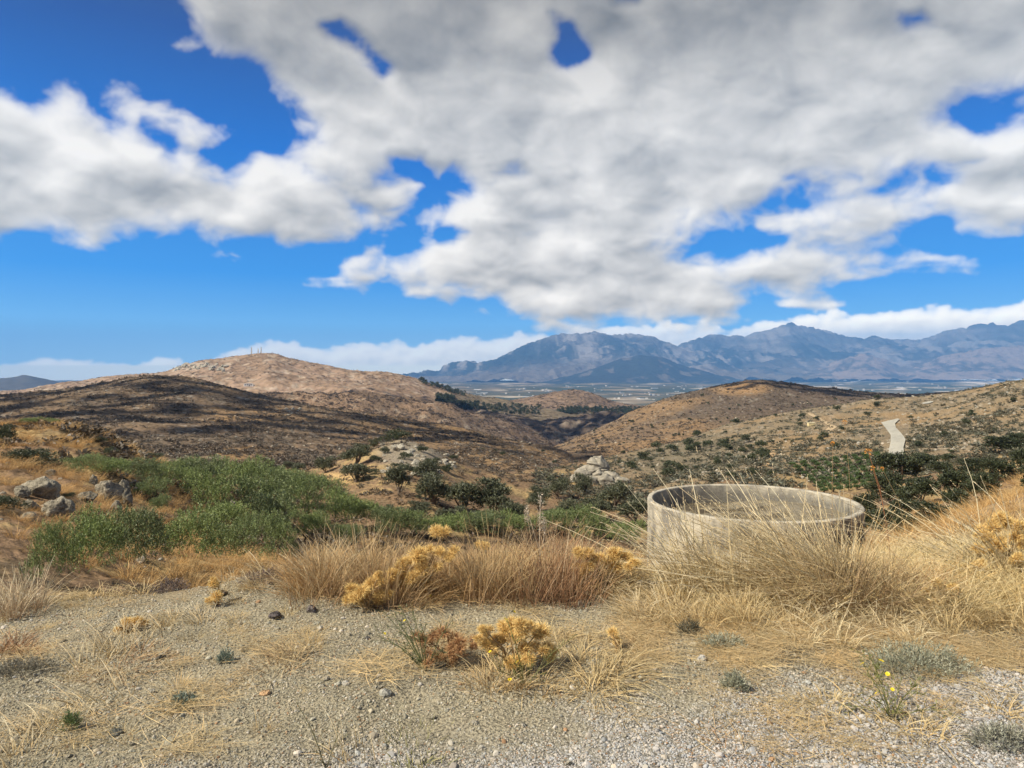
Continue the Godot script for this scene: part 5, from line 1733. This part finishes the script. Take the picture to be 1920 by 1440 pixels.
	list = [
		[740, 830, 62, 26, "flat-topped dark tree alone on the stony knoll"], [1690, 905, 100, 58, "biggest dark evergreen tree at the lower end of the pale road"], [1736, 882, 54, 30, "low dark tree at the right of the biggest evergreen"], [1660, 948, 76, 62, "dark tree behind the cistern's right end"], [1722, 954, 76, 62, "evergreen right of the one behind the cistern's right end"], [1792, 934, 76, 52, "evergreen under the low dark tree by the road, in the second rank"], [1846, 940, 70, 54, "evergreen right of the second rank, above the bare tan slope"], [1794, 968, 62, 52, "round dark tree standing on the bare tan slope"], [1872, 905, 70, 44, "evergreen in the upper rank below the right-edge thicket"], [1748, 990, 76, 48, "low evergreen left of the round one on the tan slope"], [1652, 1000, 70, 46, "dark bush at the cistern's right foot"], [1702, 1008, 60, 40, "low bush-like evergreen right of the cistern's foot bush"], [1886, 848, 74, 30, "dark thicket high at the right edge"], [1914, 884, 50, 44, "dark evergreen crown cut by the right edge, lower one"], [1904, 838, 50, 26, "small dark crown cut by the right edge, upper one"], [1945, 925, 60, 50, "dark crown at the far right behind the arching stalks"], [1770, 900, 50, 36, "small evergreen between the biggest one and the right thicket"], [1825, 895, 60, 36, "flat evergreen in the upper rank right of the small one"], [1620, 975, 50, 50, "evergreen touching the cistern's right rim"], [1690, 975, 60, 40, "evergreen in front of the biggest one, beside the rust-red stalk"], [62, 872, 96, 46, "dark spreading shrub on the left knoll"], [8, 832, 54, 52, "dark shrub cut by the left edge of the picture"], [12, 958, 70, 44, "dark shrub at the left edge below the knoll"], [180, 830, 46, 20, "low grey shrub on the crest of the left knoll"], [204, 858, 44, 28, "small dark shrub beside the green thicket's top"], [285, 862, 50, 20, "grey-brown shrub on the knoll's right shoulder"], [128, 935, 26, 18, "small dark shrub between the boulder groups"]]
	k = 0
	for b in list:
		var sh: bool = b[0] < 300 and b[1] > 700
		var lab: String = b[4] if b[4] != "" else "dark evergreen tree among others right of the cistern"
		plant_at(low[k % 2] if sh or b[1] == 830 else dark[k % 3], near_land, "dark_shrub" if sh else "evergreen_tree", lab, b[0], b[1], b[2] * (1.0 if sh else 1.15), b[3] * (1.0 if sh else 1.35), "dark shrubs on the left knoll" if sh else "dark evergreen trees right of the cistern", 2.0)
		k += 1
	for q in [[722, 850, 26, 18], [760, 862, 30, 20], [792, 848, 28, 18], [812, 872, 32, 22], [838, 886, 30, 22], [745, 880, 26, 18], [776, 888, 30, 22], [705, 868, 30, 22], [850, 862, 24, 14], [700, 890, 26, 16]]:
		plant_at(low[k % 2], near_land, "knoll_shrub", "dark shrub between the rocks of the stony knoll above the gully", q[0], q[1], q[2], q[3], "shrubs between the rocks of the stony knoll", 3.0)
		k += 1
	for b in [[58, 796, 46, 20, "left one of two green shrubs on top of the left knoll"], [96, 798, 44, 20, "right one of two green shrubs on top of the left knoll"]]:
		plant_at(bush[1], near_land, "green_shrub", b[4], b[0], b[1], b[2], b[3], "", 2.0)
	# the orchard: rows that run down the slope
	for r in 9:
		for q in 9:
			var u := r / 8.0
			var v := q / 8.0
			var px := lerpf(lerpf(1486, 1642, u), lerpf(1546, 1668, u), v) + rf(-1.5, 1.5)
			var py := lerpf(lerpf(876, 856, u), lerpf(926, 912, u), v) + rf(-0.8, 0.8)
			plant_at(grove[(r + q) % 3], near_land, "orchard_tree", "small round green tree in the planted rows behind the cistern", px, py, rf(15, 19) + v * 3.0, rf(11, 14) + v * 2.0, "trees planted in rows behind the cistern", 4.0)
	# shrubs dotted over the hills
	var n := 0
	while n < 120:
		var px := rf(1130, 1990)
		var py := rf(738, 900)
		var dense := blob(px, py, 1270, 850, 190, 42)
		if rf(0, 1) > 0.25 + dense * 0.75 + n_soft.get_noise_2d(px * 0.012, py * 0.03) or (px > 1470 and px < 1670 and py > 850) or absf(px - 1680) < 26:
			continue
		var w := lerpf(6.0, 24.0, pow(rf(0, 1), 2.0)) * (0.75 + (py - 738) * 0.005)
		var p := spot(near_land, px, py, 5.0)
		if -p.z < 95.0 or -p.z > 330.0:
			continue
		n += 1
		plant_at(small[n % 5], near_land, "slope_shrub", "round dark green shrub dotted on the slope with the pale road", px, py, w, w * rf(0.6, 0.85), "shrubs dotted on the slope with the pale road", 5.0)
	n = 0
	while n < 78:
		var px := rf(1080, 1760)
		var py := rf(742, 838)
		var p := spot(saddle_hill, px, py, 0.3)
		if px < 1180 and py < 800 or -p.z > 600.0:
			continue
		if py < 790 - (1180 - px) * 0.1 and rf(0, 1) < 0.6:
			continue
		n += 1
		var w := rf(4, 9.5)
		plant_at(small[n % 5], saddle_hill, "hill_shrub", "small dark tree dotted on the ochre hill across the valley", px, py, w, w * rf(0.7, 0.95), "small trees dotted on the ochre hill", 0.3)
	for b in [[917, 770, 10], [895, 800, 9], [943, 854, 15], [905, 845, 10], [930, 848, 12], [1018, 848, 10], [1040, 870, 14], [380, 722, 8], [426, 722, 5], [492, 725, 9], [792, 762, 6], [690, 790, 7], [160, 716, 4], [640, 768, 7]]:
		plant_at(small[n % 5], dark_hill, "hill_shrub", "dark shrub standing alone on the big left hill", b[0], b[1], b[2], b[2] * 0.7, "shrubs on the big left hill", 0.3)
		n += 1

# ------------------------------------------------------------------ scrub and woods too many to count
func build_scrub() -> void:
	var shapes := []
	for k in 4:
		var a := Acc.new()
		crown(a, lobes_of(3, 0.25, 0.05, 0.4, 0.34, 0.9), 70, 0.22, 0.12, Color(0.75, 0.75, 0.75), Color(1.2, 1.2, 1.2), 0.3, 4)
		shapes.append(a.done())
	var sets := []
	for k in 4:
		sets.append([[], []])
	var jobs := [
		[dark_hill, 26000, -100.0, 1100.0, 0.4, 4.6, 0.7, 1.5, Color(0.135, 0.105, 0.072)],
		[saddle_hill, 13000, 1010.0, 2050.0, 0.6, 3.3, 0.9, 1.9, Color(0.115, 0.09, 0.062)],
		[near_land, 19000, 1000.0, 2290.0, 6.3, 10.4, 0.5, 1.3, Color(0.13, 0.125, 0.08)],
		[near_land, 7000, -200.0, 1250.0, 4.0, 8.0, 0.3, 0.9, Color(0.12, 0.092, 0.06)],
		[spur_land, 7000, 440.0, 1080.0, 1.0, 2.3, 1.2, 2.6, Color(0.10, 0.076, 0.056)],
		[mast_hill, 5000, -50.0, 1000.0, 1.6, 3.4, 1.5, 3.0, Color(0.14, 0.105, 0.076)],
		[cone_land, 3500, 900.0, 1300.0, 0.8, 3.2, 1.8, 3.4, Color(0.10, 0.082, 0.06)],
		[valley_land, 3000, 820.0, 1300.0, 0.8, 3.2, 1.2, 2.8, Color(0.08, 0.066, 0.054)]]
	for j in jobs:
		var made := 0
		while made < j[1]:
			var px := rf(j[2], j[3])
			var t := rf(j[4], j[5])
			var p: Vector3 = j[0].pt(px, t)
			made += 1
			var cover := n_soft.get_noise_2d(p.x * 0.03 + 50.0, p.z * 0.03) + rf(-0.35, 0.35)
			if cover < -0.12:
				continue
			if j[0] == near_land and absf(960.0 + F * p.x / -p.z - 1676.0) < 24.0 and p.z < -90.0 and p.z > -230.0:
				continue
			var q: Array = sets[made % 4]
			var s := lerpf(j[6], j[7] * 1.7, pow(rf(0, 1), 3.0))
			q[0].append(turned(p - Vector3(0, s * 0.1, 0), rf(0, TAU), Vector3(s, s * rf(0.5, 0.8), s)))
			q[1].append(vary(j[8], 0.35))
	for k in 4:
		scatter("hill_scrub", shapes[k], m_leaf, sets[k][0], sets[k][1])
	# stones strewn over the hills
	var st := stone_mesh(811, 5, Vector3(1, 0.7, 0.9), 5, 0.15, 1.4, Color(1, 1, 1), 0.1)
	var xf := []
	var cs := []
	for j in [[near_land, 5000, 1150.0, 2080.0, 6.5, 10.4, 0.08, 0.36], [dark_hill, 2200, -100.0, 1080.0, 0.4, 4.4, 0.15, 0.5], [near_land, 500, -200.0, 1100.0, 2.2, 7.2, 0.03, 0.14], [saddle_hill, 1200, 1050.0, 2000.0, 0.8, 3.2, 0.3, 0.8]]:
		for k in j[1]:
			var p: Vector3 = j[0].pt(rf(j[2], j[3]), rf(j[4], j[5]))
			if n_mid.get_noise_2d(p.x * 0.05, p.z * 0.05) + rf(-0.3, 0.3) < 0.05:
				continue
			var s := rf(j[6], j[7])
			xf.append(turned(p, rf(0, TAU), Vector3(s, s, s), Vector2(rf(-0.3, 0.3), rf(-0.3, 0.3))))
			cs.append(vary(Color(0.33, 0.295, 0.235), 0.25))
	scatter("strewn_stones", st, m_stone, xf, cs)
	# pine woods below the rounded hill and along the mast hill's ridge
	var a := Acc.new()
	crown(a, [[Vector3(0, 0.5, 0), Vector3(0.36, 0.5, 0.36)]], 150, 0.2, 0.1, Color(0.75, 0.75, 0.75), Color(1.2, 1.2, 1.2), 0.4, 5)
	var pine := a.done()
	xf = []
	cs = []
	for w in [[mast_hill, 200, 858.0, 764.0, 40.0, 8.0], [mast_hill, 150, 835.0, 750.0, 16.0, 7.0], [mast_hill, 150, 955.0, 770.0, 60.0, 9.0], [cone_land, 220, 1125.0, 771.0, 75.0, 5.0], [cone_land, 130, 1010.0, 776.0, 70.0, 5.0], [mast_hill, 120, 830.0, 729.0, 44.0, 4.0], [cone_land, 120, 1210.0, 776.0, 40.0, 5.0]]:
		for k in w[1]:
			var px: float = w[2] + rf(-1, 1) * w[4]
			var py: float = w[3] + rf(-1, 1) * w[5] + ((px - 830.0) * 0.32 if w[1] == 120 and w[2] == 830.0 else 0.0)
			var p := spot(w[0], px, py, 1.0)
			var s := rf(4, 7)
			xf.append(turned(p, rf(0, TAU), Vector3(s, s * rf(0.8, 1.1), s)))
			cs.append(vary(Color(0.055, 0.072, 0.036), 0.3))
	scatter("pine_wood", pine, m_leaf, xf, cs)

# ------------------------------------------------------------------ roads, masts, houses
func ribbon(called: String, land: Land, left: Array, right: Array, lift: float, m: Material, col: Color, t0: float) -> void:
	var a := Acc.new()
	var rows := []
	for k in left.size() - 1:
		for j in 8:
			var f := j / 8.0
			rows.append([left[k].lerp(left[k + 1], f), right[k].lerp(right[k + 1], f)])
	rows.append([left[-1], right[-1]])
	var pos := PackedVector3Array()
	var cols := PackedColorArray()
	for r in rows:
		var p := spot(land, r[0].x, r[0].y, t0)
		var q := spot(land, r[1].x, r[1].y, t0)
		for i in 7:
			var f := i / 6.0
			var v := p.lerp(q, f)
			v.y = maxf(v.y, land.pt(960.0 + F * v.x / -v.z, t_depth(-v.z)).y) + lift
			pos.append(v)
			var edge := smoothstep(0.75, 1.0, absf(f - 0.5) * 2.0)
			cols.append((col * (1.0 + 0.16 * n_mid.get_noise_2d(v.x * 0.4, v.z * 0.4))).lerp(col * 1.12, edge * 0.6))
	var o := put(called, grid_mesh(7, rows.size(), pos, cols), m)
	tag(o, "", "", "", "structure")

func v2(a: Array) -> Array:
	var r := []
	for k in range(0, a.size(), 2):
		r.append(Vector2(a[k], a[k + 1]))
	return r

func box(a: Acc, c: Vector3, s: Vector3, col: Color) -> void:
	for ax in 3:
		for sg in [-1.0, 1.0]:
			var n := Vector3.ZERO
			n[ax] = sg
			var u := Vector3.ZERO
			u[(ax + 1) % 3] = s[(ax + 1) % 3] * 0.5
			var w := Vector3.ZERO
			w[(ax + 2) % 3] = s[(ax + 2) % 3] * 0.5
			var o := c + n * s[ax] * 0.5
			var b := a.v.size()
			for q in [o - u - w, o + u - w, o + u + w, o - u + w]:
				a.v.append(q)
				a.n.append(n)
				a.c.append(col)
			for q in ([b, b + 2, b + 1, b, b + 3, b + 2] if sg > 0.0 else [b, b + 1, b + 2, b, b + 2, b + 3]):
				a.i.append(q)

func one_box(s: Vector3, col: Color, c := Vector3.ZERO) -> ArrayMesh:
	var a := Acc.new()
	box(a, c, s, col)
	return a.done()

func build_works() -> void:
	var rm := grain(71, 0.02, 3.0, 0.85, 1.1, 0.0)
	ribbon("road", near_land, v2([1682, 787, 1652, 794, 1660, 804, 1670, 818, 1670, 830, 1667, 845, 1667, 868]), v2([1687, 788, 1678, 796, 1680, 804, 1690, 815, 1698, 826, 1694, 842, 1697, 868]), 0.30, rm, Color(0.40, 0.385, 0.335), 5.0)
	ribbon("road", near_land, v2([1728, 757, 1736, 755, 1745, 753]), v2([1730, 759, 1740, 758, 1750, 755]), 0.3, rm, Color(0.40, 0.385, 0.335), 6.0)
	ribbon("dirt_track", near_land, v2([1513, 775, 1520, 780, 1540, 790, 1556, 800, 1548, 806]), v2([1520, 774, 1530, 780, 1548, 790, 1570, 801, 1556, 809]), 0.1, rm, Color(0.44, 0.34, 0.22), 6.0)
	ribbon("dirt_track", near_land, v2([1452, 840, 1440, 856, 1428, 874]), v2([1464, 838, 1452, 856, 1440, 876]), 0.08, rm, Color(0.44, 0.31, 0.18), 5.0)
	# three masts
	var steel := Color(0.46, 0.44, 0.42)
	var k := 0
	for q in [[471.5, 13.0, "leftmost radio mast on the pale hilltop", 1.0], [484.0, 9.0, "short middle radio mast on the pale hilltop", 0.8], [489.5, 12.0, "rightmost radio mast on the pale hilltop", 0.9]]:
		var p: Vector3 = mast_hill.pt(q[0], 3.0)
		var h: float = q[1] * 1380.0 / F
		var t := thing("radio_mast", q[2], "mast", p)
		var a := Acc.new()
		for c in [Vector3(-1, 0, -1), Vector3(1, 0, -1), Vector3(1, 0, 1), Vector3(-1, 0, 1)]:
			a.tube([c * 0.85 - Vector3(0, 1, 0), c * 0.5 + Vector3(0, h * 0.6, 0), c * 0.3 + Vector3(0, h, 0)], 0.30, 0.2, 4, steel, steel)
		for j in 7:
			var y := h * j / 7.0
			var r := lerpf(0.85, 0.3, j / 7.0)
			a.tube([Vector3(-r, y, -r), Vector3(r, y + h / 7.0, -r)], 0.07, 0.07, 3, steel, steel)
			a.tube([Vector3(r, y, r), Vector3(-r, y + h / 7.0, r)], 0.07, 0.07, 3, steel, steel)
		put("lattice", a.done(), m_stone, t)
		a = Acc.new()
		a.tube([Vector3(0, h * 0.98, 0), Vector3(0, h + 1.6, 0)], 0.1, 0.06, 4, steel, steel)
		put("aerial", a.done(), m_stone, t)
		for j in 2:
			a = Acc.new()
			a.tube([Vector3(0.5, h * (0.62 + 0.2 * j), 0.5), Vector3(0.8, h * (0.62 + 0.2 * j), 0.9)], 0.55, 0.6, 10, steel * 1.3, steel * 1.3)
			put("dish", a.done(), m_stone, t)
		k += 1
	# the white farm building under the mast hill
	var p := spot(mast_hill, 466, 724, 0.8)
	var t := thing("farm_building", "small white building at the foot of the mast hill", "building", p, 0.3)
	put("wall", one_box(Vector3(13, 4.2, 6), Color(0.70, 0.68, 0.64), Vector3(0, 1.6, 0)), m_stone, t)
	put("roof", one_box(Vector3(13.6, 0.35, 6.6), Color(0.50, 0.45, 0.40), Vector3(0, 3.88, 0)), m_stone, t)
	for x in [-4.2, -1.2, 3.6]:
		put("window", one_box(Vector3(1.3, 1.2, 0.12), Color(0.05, 0.05, 0.06), Vector3(x, 2.0, 3.02)), m_stone, t)
	put("door", one_box(Vector3(1.3, 2.2, 0.12), Color(0.18, 0.12, 0.09), Vector3(1.2, 1.3, 3.02)), m_stone, t)
	# a pale box in the scrub of the right slope
	p = spot(near_land, 1521, 799, 6.0)
	var s := -p.z / F
	t = thing("storage_box", "pale yellow oblong box standing in scrub on the right slope", "box", p, 0.12)
	put("body", one_box(Vector3(13 * s, 6.2 * s, 6 * s), Color(0.66, 0.55, 0.30), Vector3(0, 2.6 * s, 0)), m_stone, t)
	put("lid", one_box(Vector3(13.8 * s, 0.9 * s, 6.8 * s), Color(0.74, 0.66, 0.42), Vector3(0, 6.2 * s, 0)), m_stone, t)
	# houses and greenhouses on the plain
	var house := one_box(Vector3(1, 0.6, 0.8), Color(0.52, 0.50, 0.46), Vector3(0, 0.2, 0))
	var hut := one_box(Vector3(1, 0.14, 0.35), Color(0.66, 0.68, 0.70), Vector3(0, 0.05, 0))
	var n := 0
	while n < 260:
		var px := rf(810, 1380)
		var py := rf(722, 754)
		if n > 170:
			px = rf(1380, 1930)
			py = rf(706, 736)
		var clus := n_soft.get_noise_2d(px * 0.022, py * 0.09)
		if clus < 0.12 + rf(-0.15, 0.1):
			continue
		var d := 166.0 / ((py - HZ) / F)
		for j in 3:
			d = (EYE - plain_h(d)) / ((py - HZ) / F)
		var at := Vector3((px - 960.0) / F * d, plain_h(d) + n_soft.get_noise_2d((px - 960.0) / F * d * 0.0009, -d * 0.0009) * 14.0 + 2.0, -d)
		n += 1
		var long := n % 5 == 0
		var o := put("greenhouse" if long else "far_house", hut if long else house, m_stone)
		var sz := rf(6, 13) * (d / 6000.0 + 0.35)
		o.position = at
		o.rotation.y = rf(-0.5, 0.5)
		o.scale = Vector3(sz * 3.5, sz * 2.0, sz * 3.0) if long else Vector3(sz, sz * rf(0.7, 1.1), sz)
		if long:
			tag(o, "long white greenhouse strip far out on the plain", "greenhouse", "greenhouses on the plain")
		else:
			tag(o, "tiny white house far out on the plain", "house", "houses on the plain")

# clouds that stand outside the picture, up sun, and shade the hills
func build_clouds() -> void:
	var m := mat(Color(0.9, 0.9, 0.9), 1.0, false, 0.0)
	var puffs := []
	for k in 4:
		puffs.append(stone_mesh(2000 + k, 5, Vector3(1, 0.7, 1), 0, 0.12, 1.3, Color(1, 1, 1)))
	for q in [[Vector3(-215, -15, -320), 260.0, 125.0, 640.0, 41, 560], [Vector3(330, -20, -640), 180.0, 95.0, 640.0, 42, 480], [Vector3(20, -80, -985), 220.0, 130.0, 700.0, 43, 800]]:
		var k: float = q[3] / SUN.normalized().y
		var at: Vector3 = q[0] + SUN.normalized() * k
		var r := RandomNumberGenerator.new()
		r.seed = q[4]
		var st := SurfaceTool.new()
		st.begin(Mesh.PRIMITIVE_TRIANGLES)
		for j in q[5]:
			var a := r.randf_range(0, TAU)
			var f := sqrt(r.randf()) * r.randf_range(0.75, 1.2)
			var s := r.randf_range(4.0, 8.0)
			var b: ArrayMesh = puffs[j % 4]
			st.append_from(b, 0, Transform3D(Basis.from_scale(Vector3(s, s, s)), Vector3(cos(a) * f * q[1], r.randf_range(0.0, 1.0) * maxf(1.0 - f, 0.1) * 45.0, sin(a) * f * q[2])))
		var o := put("cloud", st.commit(), m)
		o.position = at
		tag(o, "", "", "", "structure")

func build_all() -> void:
	m_grass = leaf_mat(0.3)
	m_grass.roughness = 0.8
	m_leaf = leaf_mat(0.3)
	m_bark = mat(Color(1, 1, 1), 0.9, true, 0.2)
	m_stone = mat(Color(1, 1, 1), 0.9, true, 0.25)
	m_rock = grain(91, 0.02, 1.4, 0.6, 1.25, 4.0, 0.92)
	build_land()
	make_t_table()
	build_pad()
	build_clouds()
	build_cistern()
	build_works()
	build_rocks()
	build_plants()
	build_scrub()
	build_stones()
	build_pebbles()
	build_weeds()
	build_grass()
